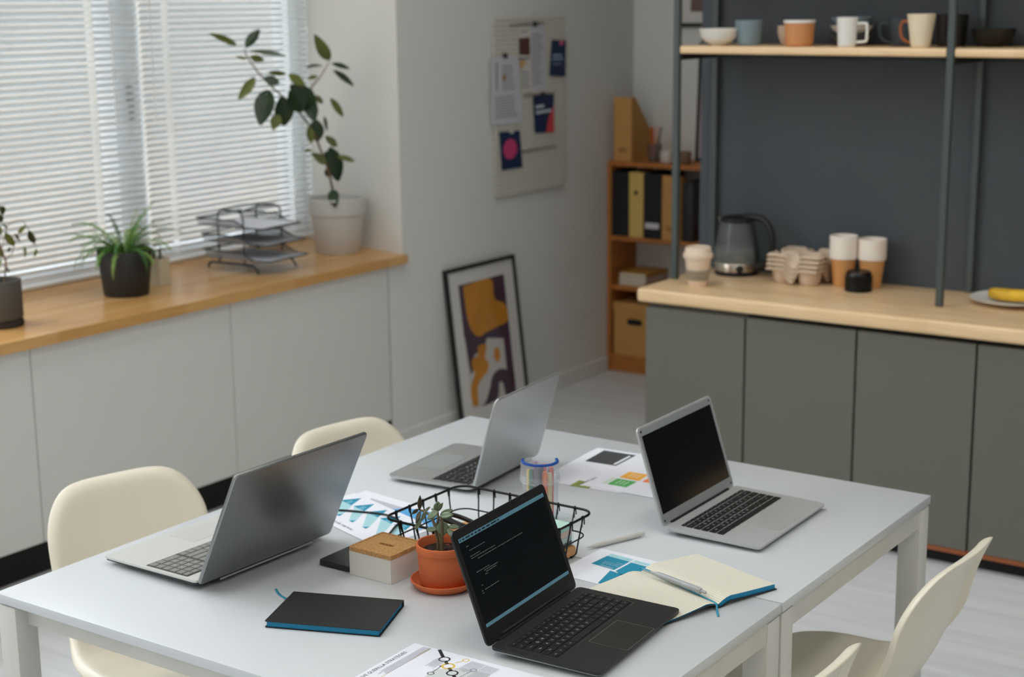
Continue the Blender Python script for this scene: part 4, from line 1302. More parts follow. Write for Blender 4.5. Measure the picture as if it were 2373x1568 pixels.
for k, (loc, rz, lb) in enumerate(CH):
    o = chair if k == 0 else copy_tree(chair)
    o.location = loc
    o.rotation_euler = (0, 0, rz)
    tag(o, lb, 'chair', 'cream shell chairs round the tables')

# ================================================================== LAPTOPS
_KEY = {}
def key_mesh(w_, h_, m):
    k = (round(w_, 4), round(h_, 4), m.name)
    if k not in _KEY:
        _KEY[k] = MB().loft([[(x, y, 0) for x, y in rrect(w_, h_, 0.0012, 2)], [(x, y, 0.0011) for x, y in rrect(w_, h_, 0.0012, 2)], [(x, y, 0.0015) for x, y in rrect(w_ - 0.0008, h_ - 0.0008, 0.0011, 2)]], (False, True)).mesh('key', m, 30)
    return _KEY[k]
def L(s):
    return s.split(' ')
R_TOP = L('Esc F1 F2 F3 F4 F5 F6 F7 F8 F9 F10 F11 F12 Del')
R_NUM = L('~ 1 2 3 4 5 6 7 8 9 0 - = Back')
R_Q = L('Tab Q W E R T Y U I O P [ ] \\')
R_A = L("Caps A S D F G H J K L ; ' Enter")
R_Z = L('Shift Z X C V B N M , . / Shift')
def rows15(last):
    return [([15 / 14] * 14, R_TOP), ([1] * 13 + [2], R_NUM), ([1.5] + [1] * 12 + [1.5], R_Q), ([1.75] + [1] * 11 + [2.25], R_A), ([2.25] + [1] * 10 + [2.75], R_Z), last]
def laptop(label, loc, rz, w_, d, H, ang, deckm, lidm, keym, botm, zr, zf, zb, lidt, kb, rows, toprow, legm, pad, padm, well=None, rad=0.012, gap=0.0028, legsize=0.42, hinge_z=None):
    t = thing('laptop', label, 'laptop', loc, rz, group='open laptops on the tables')
    zt = lambda x, y: zr + (zf - zr) * (-y / d)
    out_ = [(x, y - d / 2) for x, y in rrect(w_, d, rad, 5)]
    obj('deck', MB().prism(out_, lambda x, y: zt(x, y) - 0.0045, zt), deckm, t, smooth=30)
    inn = [(x, y - d / 2) for x, y in rrect(w_ - 0.003, d - 0.004, rad, 5)]
    lo = [(x, y - d / 2 + 0.004) for x, y in rrect(w_ - 0.03, d - 0.04, rad, 5)]
    obj('underside', MB().loft([[(x, y, zt(x, y) - 0.0046) for x, y in inn], [(x, y, zt(x, y) - 0.0046 - 0.35 * (zt(x, y) - 0.0046 - zb)) for x, y in inn], [(x, y, zb) for x, y in lo]], (True, True)), botm, t, smooth=30)
    for sx in (-1, 1):
        for yy in (-0.025, -d + 0.025):
            obj('foot', MB().lathe([(0.006, 0), (0.006, zb + 0.0004)], 12, cap0=True, cap1=True, M=Matrix.Translation((sx * (w_ / 2 - 0.04), yy, 0))), BLACKP, t)
    slope = math.atan2(zr - zf, d)
    # keyboard
    kx0, kx1, ky0, ky1 = kb
    if well:
        obj('keyboard_well', MB().prism([(x + (kx0 + kx1) / 2, y + (ky0 + ky1) / 2) for x, y in rrect(kx1 - kx0 + 0.006, ky1 - ky0 + 0.006, 0.003)], lambda x, y: zt(x, y) - 0.0001, lambda x, y: zt(x, y) + 0.0002), well, t)
    tot = max(sum(r_[0]) for r_ in rows)
    U = (kx1 - kx0) / tot
    hs = [toprow] + [1] * (len(rows) - 1)
    UH = (ky1 - ky0) / sum(hs)
    lg = MB()
    yy = ky1
    for (ws, names), hh in zip(rows, hs):
        x = kx0
        rh = UH * hh
        for wk, nm in zip(ws, names):
            if nm != '':
                kw, kh = wk * U - gap, rh - gap
                cx_, cy_ = x + wk * U / 2, yy - rh / 2
                o = bpy.data.objects.new('key', key_mesh(kw, kh, keym))
                COL.objects.link(o)
                o.parent = t
                o.location = (cx_, cy_, zt(0, cy_) + 0.0002)
                o.rotation_euler = (slope, 0, 0)
                if legm and nm not in ('_',):
                    one = len(nm) == 1
                    add_text(lg, nm, cx_, cy_, zt(0, cy_) + 0.00182, (legsize if one else legsize * 0.55) * min(UH, U) * (1 if hh > 0.8 else 0.7), center=True)
            x += wk * U
        yy -= rh
    if legm and lg.v:
        obj('key_legends', lg, legm, t, smooth=None)
    px0, px1, py0, py1 = pad
    obj('touchpad', MB().prism([(x + (px0 + px1) / 2, y + (py0 + py1) / 2) for x, y in rrect(px1 - px0, py1 - py0, 0.002)], lambda x, y: zt(x, y) - 0.0002, lambda x, y: zt(x, y) + 0.00035), padm, t)
    hz = hinge_z if hinge_z is not None else zr - 0.002
    obj('hinge', MB().tube([(-w_ * 0.40, 0.002, hz), (w_ * 0.40, 0.002, hz)], 0.0048, 10), BLACKP, t, smooth=60)
    lid = obj('lid', MB().loft([[(x, y + H / 2, 0) for x, y in rrect(w_, H, rad, 5)], [(x, y + H / 2, -lidt * 0.6) for x, y in rrect(w_, H, rad, 5)], [(x, y + H / 2, -lidt) for x, y in rrect(w_ - 0.004, H - 0.004, rad, 5)]], (True, True)), lidm, t, smooth=30, loc=(0, 0.003, hz), rot=(ang, 0, 0))
    return t, lid
SILV = mat('silver_aluminium', (190, 192, 192), 0.34, metal=0.75)
SILVL = mat('pale_silver', (186, 188, 188), 0.42, metal=0.25)
GREYM = mat('grey_metal_lid', (150, 152, 152), 0.30, metal=0.85)
DECKL = mat('deck_light_grey', (205, 205, 200), 0.4, metal=0.2)
DKU = mat('underside_dark', (42, 46, 50), 0.4)
KEYG = mat('key_grey', (128, 128, 124), 0.5)
KEYB = mat('key_black', (24, 24, 25), 0.45)
SCRN = mat('screen_black', (4, 4, 5), 0.12, spec=0.5)
LEGW = mat('legend_white', (205, 208, 212), 0.6)
LEGG = mat('legend_pale', (188, 188, 184), 0.6)

# grey laptop, its back to us
npad = [([15 / 14] * 14 + [0.3, 1, 1, 1, 1], ['_'] * 14 + [''] + ['_'] * 4), ([1] * 13 + [2, 0.3, 1, 1, 1, 1], R_NUM + ['', 'N', '/', '*', '-']), ([1.5] + [1] * 12 + [1.5, 0.3, 1, 1, 1, 1], R_Q + ['', '7', '8', '9', '+']),
        ([1.75] + [1] * 11 + [2.25, 0.3, 1, 1, 1, 1], R_A + ['', '4', '5', '6', '_']), ([2.25] + [1] * 10 + [2.75, 0.3, 1, 1, 1, 1], R_Z + ['', '1', '2', '3', '_']),
        ([1.25, 1, 1, 1.25, 5.5, 1, 1, 1, 1, 1, 0.3, 2, 1, 1], ['_', '_', '_', '_', '_', '_', '_', '_', '_', '_', '', '0', '.', '_'])]
l1, lid1 = laptop('grey laptop with its metal lid turned to the camera', (0.323, 0.386, ZB), math.radians(268.2), 0.357, 0.263, 0.257, math.radians(64), DECKL, GREYM, KEYG, DKU, 0.0215, 0.0165, 0.0035, 0.0065,
                  (-0.168, 0.168, -0.145, -0.034), npad, 0.8, LEGG, (-0.085, 0.025, -0.248, -0.172), mat('pad_light', (200, 200, 196), 0.35, metal=0.2), well=mat('well_dark', (70, 70, 68), 0.6), rad=0.008, hinge_z=0.0165)
obj('screen', MB().box(-0.172, 0.172, 0.018, 0.248, 0, 0.0006), SCRN, lid1)
obj('trim_line', MB().box(-0.125, 0.125, -0.004, -0.0015, -0.0085, -0.0062), SILVL, lid1)

# silver laptop, its back to us
l2, lid2 = laptop('silver laptop with rounded corners at the far left, lid back to the camera', (0.388, 1.110, ZB), math.radians(275.2), 0.300, 0.224, 0.219, math.radians(73.8), SILV, SILV, KEYB, SILV, 0.0165, 0.0145, 0.0045, 0.0048,
                  (-0.134, 0.134, -0.112, -0.014), rows15(([1, 1, 1, 1.25, 5.25, 1.25, 1, 1, 1, 1.25], ['_'] * 10)), 0.55, LEGW, (-0.055, 0.055, -0.212, -0.132), mat('pad_silver', (176, 182, 180), 0.3, metal=0.5), well=mat('well_silver', (150, 150, 150), 0.5, metal=0.5), rad=0.016, gap=0.0032)
obj('screen', MB().box(-0.142, 0.142, 0.012, 0.21, 0, 0.0006), SCRN, lid2)

# silver laptop with a dark screen
l3, lid3 = laptop('silver laptop with a blank black screen facing right', (0.888, 1.126, ZB), math.radians(91.0), 0.329, 0.213, 0.209, math.radians(72.2), SILVL, SILVL, KEYB, SILVL, 0.0175, 0.0125, 0.0035, 0.0055,
                  (-0.142, 0.142, -0.122, -0.024), rows15(([1.25, 1, 1, 1.25, 5.5, 1, 1, 1, 1, 1], ['_'] * 10)), 0.62, LEGW, (-0.055, 0.055, -0.204, -0.137), mat('pad_silver2', (196, 198, 198), 0.32, metal=0.35), well=mat('well_pale', (186, 188, 188), 0.45, metal=0.25), rad=0.010, gap=0.0026)
obj('bezel', MB().prism([(x, y + 0.104) for x, y in rrect(0.321, 0.201, 0.009)], 0, 0.0005), mat('bezel_silver', (168, 172, 172), 0.4, metal=0.4), lid3)
obj('screen', MB().box(-0.153, 0.153, 0.024, 0.190, 0.0005, 0.001), SCRN, lid3)
for sx in (-1, 1):
    for yy in (0.010, 0.199):
        obj('bumper', MB().lathe([(0.0024, 0.0005), (0.0024, 0.0011), (0.0, 0.0013)], 12, M=Matrix.Translation((sx * 0.152, yy, 0))), BLACKP, lid3)

# black laptop with code on the screen
DKD = mat('deck_graphite', (48, 48, 49), 0.42, metal=0.3)
k16 = [([1] * 16, R_TOP[:13] + ['Prt', 'Del', 'o']), ([1] * 13 + [2, 1], R_NUM + ['Hm']), ([1.5] + [1] * 12 + [1.5, 1], R_Q + ['Up']), ([1.75] + [1] * 11 + [2.25, 1], R_A + ['Dn']), ([2.25] + [1] * 10 + [1.75, 1, 1], R_Z + ['^', 'End']), ([1, 1, 1, 1, 6, 1, 1, 1, 1, 1, 1], ['Ctrl', 'Fn', '*', 'Alt', '_', 'Alt', '=', 'Ctrl', '<', 'v', '>'])]
l4, lid4 = laptop('black laptop with dim code on its screen, nearest the camera', (0.935, 0.425, ZB), math.radians(94.4), 0.316, 0.206, 0.202, math.radians(69.7), DKD, mat('lid_black', (30, 30, 31), 0.4), KEYB, mat('underside_silver', (150, 152, 156), 0.32, metal=0.8), 0.0178, 0.0142, 0.0047, 0.0055,
                  (-0.138, 0.138, -0.118, -0.024), k16, 0.75, LEGW, (-0.052, 0.052, -0.203, -0.133), mat('pad_dark', (52, 52, 50), 0.36, metal=0.3), well=mat('well_black', (28, 28, 29), 0.5), rad=0.010, gap=0.0022, legsize=0.40)
obj('bezel', MB().prism([(x, y + 0.1005) for x, y in rrect(0.309, 0.196, 0.008)], 0, 0.0004), mat('bezel_black', (18, 18, 18), 0.5), lid4)
obj('screen', MB().box(-0.1465, 0.1465, 0.030, 0.187, 0.0004, 0.0008), mat('screen_dark', (7, 9, 11), 0.16, emit=((8, 14, 18), 0.15)), lid4)
TEAL = mat('screen_teal', (60, 88, 98), 0.3, emit=((72, 108, 122), 0.62))
obj('menu_bar', MB().box(-0.1455, 0.1455, 0.1795, 0.1865, 0.0008, 0.0009), TEAL, lid4)
obj('task_bar', MB().box(-0.1455, 0.1455, 0.0305, 0.0365, 0.0008, 0.0009), TEAL, lid4)
mn = MB()
xx = -0.142
for wd in (0.004, 0.007, 0.014, 0.008, 0.008, 0.009, 0.011, 0.012, 0.018, 0.006):
    mn.box(xx, xx + wd, 0.1815, 0.1845, 0.0009, 0.00095)
    xx += wd + 0.0035
obj('menu_text', mn, mat('menu_ink', (18, 40, 50), 0.5), lid4)
cd = MB()
for (yy, ind, ln) in ((0.168, 0.012, 0.008), (0.160, 0.018, 0.05), (0.150, 0.014, 0.032), (0.146, 0.015, 0.078), (0.141, 0.034, 0.062), (0.1408, 0.100, 0.085), (0.121, 0.018, 0.042), (0.1175, 0.04, 0.046), (0.114, 0.045, 0.034), (0.1105, 0.04, 0.01), (0.097, 0.02, 0.004), (0.088, 0.026, 0.046), (0.088, 0.016, 0.004), (0.084, 0.016, 0.005)):
    x = -0.142 + ind
    end = x + ln
    while x < end:
        wq = random.uniform(0.003, 0.011)
        cd.box(x, min(end, x + wq), yy, yy + 0.0013, 0.0008, 0.00085)
        x += wq + 0.0014
obj('code_text', cd, mat('code_grey', (70, 76, 74), 0.5, emit=((86, 94, 92), 0.35)), lid4)
obj('webcam', MB().lathe([(0.0026, 0.0004), (0.0026, 0.0009), (0.0, 0.0009)], 16, M=Matrix.Translation((0, 0.1925, 0))), BLACKP, lid4)
obj('rubber_strip', MB().box(-0.11, 0.11, 0.006, 0.0095, 0.0004, 0.002, 0.0006, 1), mat('rubber_grey', (46, 45, 43), 0.6), lid4)
tr = MB().box(-0.0535, -0.052, -0.203, -0.133, 0.0160, 0.01625).box(-0.0535, 0.0535, -0.133, -0.1318, 0.0160, 0.0164)
obj('touchpad_trim', MB().prism([(x, y - 0.168) for x, y in rrect(0.1075, 0.0735, 0.003)], lambda x, y: 0.0178 - 0.0036 * (-y / 0.206) - 0.0003, lambda x, y: 0.0178 - 0.0036 * (-y / 0.206) + 0.00018), mat('trim_bright', (196, 190, 186), 0.2, metal=1.0), l4)
fx = lambda x, y: 0.0178 - 0.0036 * (-y / 0.206)
obj('keyboard_trim', MB().prism([(x, y - 0.071) for x, y in rrect(0.2845, 0.1025, 0.0045)], lambda x, y: fx(x, y) - 0.0002, lambda x, y: fx(x, y) + 0.00012), mat('trim_grey', (128, 128, 130), 0.25, metal=0.9), l4)

# ================================================================== PAPERS ON THE TABLES
TEALI = mat('ink_teal', (24, 138, 168), 0.6)
TEALP = mat('ink_pale_teal', (164, 208, 216), 0.6)
def sheet(name, label, corner, deg, w_, h_, z, group, prints=(), texts=(), m=None, cat='paper'):
    """corner = far-left corner; u runs along the sheet's far edge, v comes towards the viewer"""
    a = math.radians(deg)
    t = thing(name, label, cat, (corner[0], corner[1], ZB + z), a, group=group)
    obj('page', MB().box(0, w_, -h_, 0, 0, 0.00025), m or PAPER, t)
    ca, sa = math.cos(a), math.sin(a)
    def loc(p):
        dx, dy = p[0] - corner[0], p[1] - corner[1]
        return (dx * ca + dy * sa, -dx * sa + dy * ca)
    for k, (pm, polys) in enumerate(prints):
        mb = MB()
        for pl in polys:
            mb.poly([loc(p) for p in pl], 0.00034 + 0.00006 * k)
        obj('print', mb, pm, t, smooth=None)
    for (pm, s, p, size, rdeg, st_) in texts:
        mb = MB()
        q = loc(p)
        add_text(mb, s, q[0], q[1], 0.00052, size, math.radians(rdeg) - a, stretch=st_)
        obj('lettering', mb, pm, t, smooth=None)
    return t
def lines(p0, du, dv, n, wd, ragged=0.3, thick=0.35):
    """n thin bars starting at p0, each along du, stepping dv: lines of small print"""
    o = []
    for k in range(n):
        b = (p0[0] + dv[0] * k, p0[1] + dv[1] * k)
        l = 1 - random.random() * ragged
        e1 = (b[0] + du[0] * l, b[1] + du[1] * l)
        o.append([b, e1, (e1[0] + dv[0] * thick, e1[1] + dv[1] * thick), (b[0] + dv[0] * thick, b[1] + dv[1] * thick)])
    return o
GP = 'printed sheets on the tables'
def tri_row():
    """triangles marching along the teal chart"""
    dark, pale, small, wt = [], [], [], []
    st_ = (0.0503, -0.0163)
    for k in range(5):
        ox, oy = st_[0] * k, st_[1] * k
        dark.append([(0.184 + ox, 0.773 + oy), (0.228 + ox, 0.758 + oy), (0.214 + ox, 0.809 + oy)])
        pale.append([(0.190 + ox, 0.770 + oy), (0.230 + ox, 0.757 + oy), (0.252 + ox, 0.702 + oy), (0.240 + ox, 0.693 + oy)])
        small.append([(0.240 + ox, 0.693 + oy), (0.252 + ox, 0.702 + oy), (0.254 + ox, 0.687 + oy)])
        wt += lines((0.203 + ox, 0.783 + oy), (0.017, -0.0055), (0.0, -0.006), 3, 0, 0.3, 0.3)
    return dark, pale, small, wt
dk, pl_, sm_, wt_ = tri_row()
CIRC = [(0.385 + 0.078 * math.cos(a), 0.752 + 0.066 * math.sin(a)) for a in [PI * 2 * k / 40 for k in range(40)]]
sheet('printed_sheet', 'sheet with a big blue disc under the teal chart, behind the wire basket', (0.186, 0.858), -7, 0.297, 0.205, 0.0, GP,
      [(mat('ink_lavender', (182, 184, 196), 0.7), [[(0.232, 0.822), (0.47, 0.79), (0.455, 0.70), (0.25, 0.75)]]), (mat('ink_blue', (84, 160, 212), 0.6), [CIRC])])
sheet('printed_sheet', 'sheet with a row of teal triangles beside the grey laptop', (0.179, 0.830), -17.5, 0.285, 0.157, 0.0006, GP,
      [(TEALI, dk), (TEALP, pl_), (TEALI, sm_), (mat('ink_light', (170, 220, 232), 0.7), wt_)],
      [(GREYINK, 'Media Blast Agency', (0.337, 0.6375), 0.0115, 162.5, 0.85)])
sheet('printed_sheet', 'sheet with teal text boxes partly under the open notebook', (0.826, 0.822), -2.0, 0.21, 0.167, 0.0, GP,
      [(TEALI, [[(0.854, 0.738), (0.858, 0.791), (0.912, 0.787), (0.910, 0.731)], [(0.9165, 0.785), (0.965, 0.78), (0.96, 0.70), (0.915, 0.728)], [(0.905, 0.725), (0.96, 0.715), (0.945, 0.655), (0.92, 0.655)]]),
       (TEALP, [[(0.858, 0.7915), (0.912, 0.7875), (0.9125, 0.802), (0.8585, 0.806)], [(0.917, 0.787), (0.965, 0.783), (0.965, 0.796), (0.9175, 0.8)]])],
      [(LEGW, 'Delivery', (0.903, 0.740), 0.0085, 176, 1.05), (LEGW, 'Add your text through', (0.9085, 0.752), 0.0058, 176, 0.72), (LEGW, 'to make your point vis', (0.9085, 0.760), 0.0058, 176, 0.72), (LEGW, 'feedback', (0.908, 0.768), 0.0058, 176, 0.72), (TEALI, '05', (0.906, 0.797), 0.006, 176, 1)])
sheet('printed_sheet', 'sheet with a dark square and green corner mark behind the marker jar', (0.441, 1.430), 4.5, 0.21, 0.297, 0.0, GP,
      [(mat('ink_charcoal', (66, 68, 70), 0.6), [[(0.476, 1.317), (0.558, 1.323), (0.554, 1.424), (0.467, 1.419)]]), (mat('ink_moss', (138, 150, 78), 0.7), [[(0.549, 1.135), (0.596, 1.141), (0.595, 1.153), (0.565, 1.150), (0.567, 1.180), (0.546, 1.182)]]),
       (PAPER, [[(0.545, 1.33), (0.5525, 1.331), (0.549, 1.41), (0.542, 1.41)]]), (GREYINK, lines((0.545, 1.335), (0.0, 0.006), (0.0, 0.0075), 1, 0))],
      [(INK, 'Your text point', (0.566, 1.148), 0.0135, 86, 0.85), (INK, 'here', (0.582, 1.235), 0.008, 86, 0.9)])
sheet('printed_sheet', 'sheet with orange and green squares behind the blank-screen laptop', (0.572, 1.452), 1.0, 0.21, 0.297, 0.0006, GP,
      [(mat('ink_green', (88, 172, 92), 0.6), [[(0.615, 1.190), (0.664, 1.192), (0.663, 1.241), (0.613, 1.239)]]), (mat('ink_orange', (238, 172, 66), 0.6), [[(0.612, 1.248), (0.664, 1.248), (0.658, 1.302), (0.609, 1.298)]]),
       (mat('ink_coral', (244, 130, 76), 0.6), [[(0.672, 1.247), (0.72, 1.248), (0.72, 1.298), (0.671, 1.298)]]), (mat('ink_sage', (206, 220, 204), 0.7), [[(0.600, 1.19), (0.612, 1.19), (0.611, 1.239), (0.599, 1.239)]]),
       (mat('ink_blush', (232, 190, 176), 0.7), [[(0.655, 1.355), (0.664, 1.355), (0.664, 1.395), (0.655, 1.395)]]),
       (mat('ink_bright', (226, 236, 220), 0.7), [[(0.628 + 0.01 * k, 1.202), (0.630 + 0.01 * k, 1.202), (0.630 + 0.01 * k, 1.230), (0.628 + 0.01 * k, 1.230)] for k in range(3)] + [[(0.626 + 0.01 * k, 1.262), (0.628 + 0.01 * k, 1.262), (0.628 + 0.01 * k, 1.29), (0.626 + 0.01 * k, 1.29)] for k in range(3)])])
def ring(c, r0, r1, n=28):
    o = []
    for k in range(n):
        a, b = 2 * PI * k / n, 2 * PI * (k + 1) / n
        o.append([(c[0] + r0 * math.cos(a), c[1] + r0 * math.sin(a)), (c[0] + r1 * math.cos(a), c[1] + r1 * math.sin(a)), (c[0] + r1 * math.cos(b), c[1] + r1 * math.sin(b)), (c[0] + r0 * math.cos(b), c[1] + r0 * math.sin(b))])
    return o
def strip(a, b, wd):
    dx, dy = b[0] - a[0], b[1] - a[1]
    l = math.hypot(dx, dy)
    nx, ny = -dy / l * wd / 2, dx / l * wd / 2
    return [(a[0] + nx, a[1] + ny), (b[0] + nx, b[1] + ny), (b[0] - nx, b[1] - ny), (a[0] - nx, a[1] - ny)]
GOLD = mat('ink_gold', (222, 186, 84), 0.7)
GMAP = mat('ink_map_grey', (198, 204, 204), 0.8)
sheet('printed_sheet', 'strategy handout with linked black and gold rings at the lower photo edge', (0.806, 0.2435), 1.5, 0.297, 0.21, 0.0, GP,
      [(GMAP, [[(0.90, 0.175), (0.935, 0.205), (0.99, 0.21), (1.0, 0.17), (0.97, 0.15), (0.94, 0.09), (0.91, 0.12)]]),
       (INK, [strip((0.859, 0.244), (0.884, 0.222), 0.006), strip((0.896, 0.212), (0.902, 0.207), 0.006), strip((0.922, 0.190), (0.928, 0.185), 0.006), strip((0.940, 0.175), (0.96, 0.158), 0.006)] + ring((0.890, 0.217), 0.0075, 0.0105) + ring((0.934, 0.180), 0.0075, 0.0105) + ring((0.905, 0.160), 0.0045, 0.0062) + [strip((0.905, 0.166), (0.902, 0.195), 0.0014), strip((0.8995, 0.190), (0.9025, 0.1965), 0.0022), strip((0.9045, 0.190), (0.9018, 0.1965), 0.0022)]),
       (GOLD, [strip((0.9025, 0.2065), (0.906, 0.2035), 0.006), strip((0.917, 0.194), (0.922, 0.190), 0.006)] + ring((0.912, 0.1985), 0.008, 0.0118) + ring((0.9225, 0.2335), 0.0045, 0.0062) + [strip((0.9195, 0.228), (0.914, 0.214), 0.0018), strip((0.842, 0.243), (0.848, 0.06), 0.0008)]),
       (LILAC, lines((0.8295, 0.239), (0.0015, -0.14), (0.0035, 0.0), 5, 0, 0.25, 0.35) + lines((0.878, 0.215), (0.001, -0.04), (0.0028, 0.0), 7, 0, 0.2, 0.3) + lines((0.9335, 0.236), (-0.002, -0.045), (0.003, 0.0), 10, 0, 0.3, 0.3) + lines((0.965, 0.235), (-0.002, -0.07), (0.003, 0.0), 9, 0, 0.3, 0.3)),
       (GREYINK, ring((0.957, 0.2075), 0.0045, 0.006) + [strip((0.956, 0.2015), (0.953, 0.165), 0.0013)])],
      [(mat('ink_slate', (70, 74, 92), 0.7), 'EFFECTIVE GUERILLA STRATEGIES', (0.8255, 0.053), 0.0108, 91.8, 0.95)])

# ================================================================== SMALL THINGS ON THE TABLES
# box with cork lid
t = thing('lidded_box', 'small white box with a cork lid beside the terracotta pot', 'box', (0.5485, 0.4865, ZB), math.radians(-1.0))
obj('body', MB().loft([[(x, y, 0) for x, y in rrect(0.1035, 0.1, 0.0012, 2)], [(x, y, 0.0475) for x, y in rrect(0.1035, 0.1, 0.0012, 2)], [(x, y, 0.0475) for x, y in rrect(0.098, 0.0945, 0.001, 2)], [(x, y, 0.004) for x, y in rrect(0.098, 0.0945, 0.001, 2)]], (True, True)), mat('box_white', (222, 218, 210), 0.6), t, smooth=30)
def cork_mat():
    m = mat('cork', (196, 150, 96), 0.85, bump=(420, 0.6), var=(240, 0.28, (1, 1, 1)))
    return m
CORK = cork_mat()
slot = rrect(0.036, 0.0085, 0.004, 6)
lidc = MB()
outer = [(x, y) for x, y in rrect(0.1045, 0.101, 0.004, 4)]
# cork slab with a stadium-shaped slot cut through it and a raised edge
no, ns = len(outer), len(slot)
lidc.prism(outer, 0.0478, 0.0545, caps=False)
bm = bmesh.new()
vo = [bm.verts.new((x, y, 0.0545)) for x, y in outer]
vi = [bm.verts.new((x, y, 0.0545)) for x, y in slot]
eo = [bm.edges.new((vo[k], vo[(k + 1) % no])) for k in range(no)]
ei = [bm.edges.new((vi[k], vi[(k + 1) % ns])) for k in range(ns)]
bmesh.ops.triangle_fill(bm, edges=eo + ei, use_beauty=True)
bm.verts.index_update()
lidc.add([v.co.copy() for v in bm.verts], [[v.index for v in fc.verts] for fc in bm.faces])
bm.free()
lidc.prism(slot, 0.0478, 0.0545, caps=False)
lidc.poly(outer[::-1], 0.0478)
obj('lid', lidc, CORK, t, smooth=20)
obj('lid_edge', MB().loft([[(x, y, 0.0545) for x, y in rrect(0.1045, 0.101, 0.004, 4)], [(x, y, 0.0562) for x, y in rrect(0.1045, 0.101, 0.004, 4)], [(x, y, 0.0562) for x, y in rrect(0.0985, 0.095, 0.003, 4)], [(x, y, 0.0545) for x, y in rrect(0.0975, 0.094, 0.003, 4)]], (False, False)), CORK, t, smooth=20)

# portable drive
t = thing('portable_drive', 'flat black portable drive lying left of the cork-lidded box', 'hard drive', (0.4515, 0.4965, ZB))
obj('case', MB().loft([[(x, y, 0) for x, y in rrect(0.078, 0.108, 0.008)], [(x, y, 0.001) for x, y in rrect(0.08, 0.11, 0.009)], [(x, y, 0.0095) for x, y in rrect(0.08, 0.11, 0.009)], [(x, y, 0.011) for x, y in rrect(0.077, 0.107, 0.008)]], (True, True)), mat('drive_black', (36, 37, 40), 0.35), t, smooth=40)
obj('seam', MB().prism(rrect(0.0803, 0.1103, 0.009), 0.0046, 0.0052), BLACKP, t)

# succulent
po = (0.685, 0.487, ZB)
su = thing('succulent_plant', 'small jade succulent in a terracotta pot and saucer', 'potted plant', po)
TERRA = mat('terracotta', (206, 108, 62), 0.7, bump=(120, 0.12), var=(22, 0.07, (1, 1, 1)))
obj('saucer', MB().lathe([(0.0, 0), (0.049, 0), (0.054, 0.003), (0.0625, 0.014), (0.063, 0.0165), (0.0605, 0.017), (0.054, 0.009), (0.047, 0.006), (0.0, 0.006)], 64), TERRA, su, smooth=50)
obj('pot', MB().lathe([(0.0, 0.0065), (0.038, 0.0065), (0.0415, 0.0075), (0.045, 0.011), (0.0478, 0.055), (0.0482, 0.070), (0.0505, 0.0712), (0.0515, 0.0835), (0.0505, 0.0855), (0.0475, 0.0855), (0.0460, 0.083), (0.0445, 0.068), (0.0, 0.068)], 64), TERRA, su, smooth=45)
so = MB()
n = 22
rr_ = random.Random(2)
loops = []
for k in range(7):
    rad = 0.0445 * (1 - k / 6) + 0.0001
    loops.append([(rad * math.cos(2 * PI * q / n), rad * math.sin(2 * PI * q / n), 0.0675 + 0.0035 * rr_.random()) for q in range(n)])
so.loft(loops, (False, True))
obj('soil', so, SOIL, su, smooth=None)
st = MB()
for S_, r0 in ((JSa, 0.0034), (JSb, 0.0036), (JSc, 0.003)):
    pts = smoothpath([(S_[0][0], S_[0][1], 0.805)] + S_, 3)
    st.tube([rel(p, po) for p in pts], [r0 * (1 - 0.45 * k / len(pts)) for k in range(len(pts))], 7)
obj('stem', st, mat('succulent_stem', (110, 96, 70), 0.7), su, smooth=60)
JG = mat('jade_leaf', (112, 128, 100), 0.35, spec=0.5, var=(60, 0.18, (1, 1, 1)))
JD = mat('jade_leaf_dark', (70, 62, 46), 0.4, spec=0.5)
for k, (b, t_, wd) in enumerate(JADE):
    place_leaf(su, rel(b, po), rel(t_, po), wd * 1.25, JD if k in (0, 1, 2) else JG, random.uniform(-0.3, 0.3), (0.5, -0.6, 0.55), fold=0.12, droop=0.08, thick=0.0026)

# jar of felt-tip pens
jx, jy = 0.63, 0.896
t = thing('marker_jar', 'clear plastic jar of colourful markers with a blue ring on the lid', 'jar', (jx, jy, ZB))
JARM = pane_mat('jar_plastic', (0.93, 0.95, 0.97), rough=0.1, milky=0.16)
obj('body', MB().lathe([(0.0, 0.0), (0.034, 0.0), (0.037, 0.003), (0.0372, 0.094), (0.0395, 0.096)], 48), JARM, t, smooth=45)
obj('lid', MB().lathe([(0.0412, 0.088), (0.0418, 0.090), (0.0415, 0.095), (0.0405, 0.0965), (0.0408, 0.127), (0.0395, 0.130), (0.0, 0.1305)], 48), JARM, t, smooth=45)
for z in (0.091, 0.0975, 0.102):
    obj('thread_ridge', MB().lathe([(0.0412, z - 0.001), (0.0424, z), (0.0412, z + 0.001)], 48), JARM, t, smooth=60)
obj('handle_ring', MB().lathe([(0.0335, 0.1305), (0.0338, 0.134), (0.0385, 0.134), (0.0395, 0.1315), (0.0395, 0.1295)], 40, a0=math.radians(-165), a1=math.radians(55)), mat('blue_plastic', (18, 74, 158), 0.3), t, smooth=40, label='blue open ring on the lid')
mk = [(-0.022, -0.008, (236, 206, 110), 'yellow'), (-0.008, -0.02, (46, 124, 104), 'dark green'), (0.008, -0.022, (96, 104, 112), 'grey'), (0.02, -0.012, (246, 124, 72), 'orange'), (0.024, 0.006, (214, 92, 84), 'red'), (0.012, 0.02, (64, 120, 150), 'blue'), (-0.006, 0.024, (226, 74, 110), 'pink'), (-0.02, 0.014, (150, 90, 140), 'purple'), (-0.006, 0.004, (240, 100, 80), 'coral'), (0.006, -0.004, (70, 78, 96), 'navy'), (0.028, -0.006, (206, 196, 150), 'cream')]
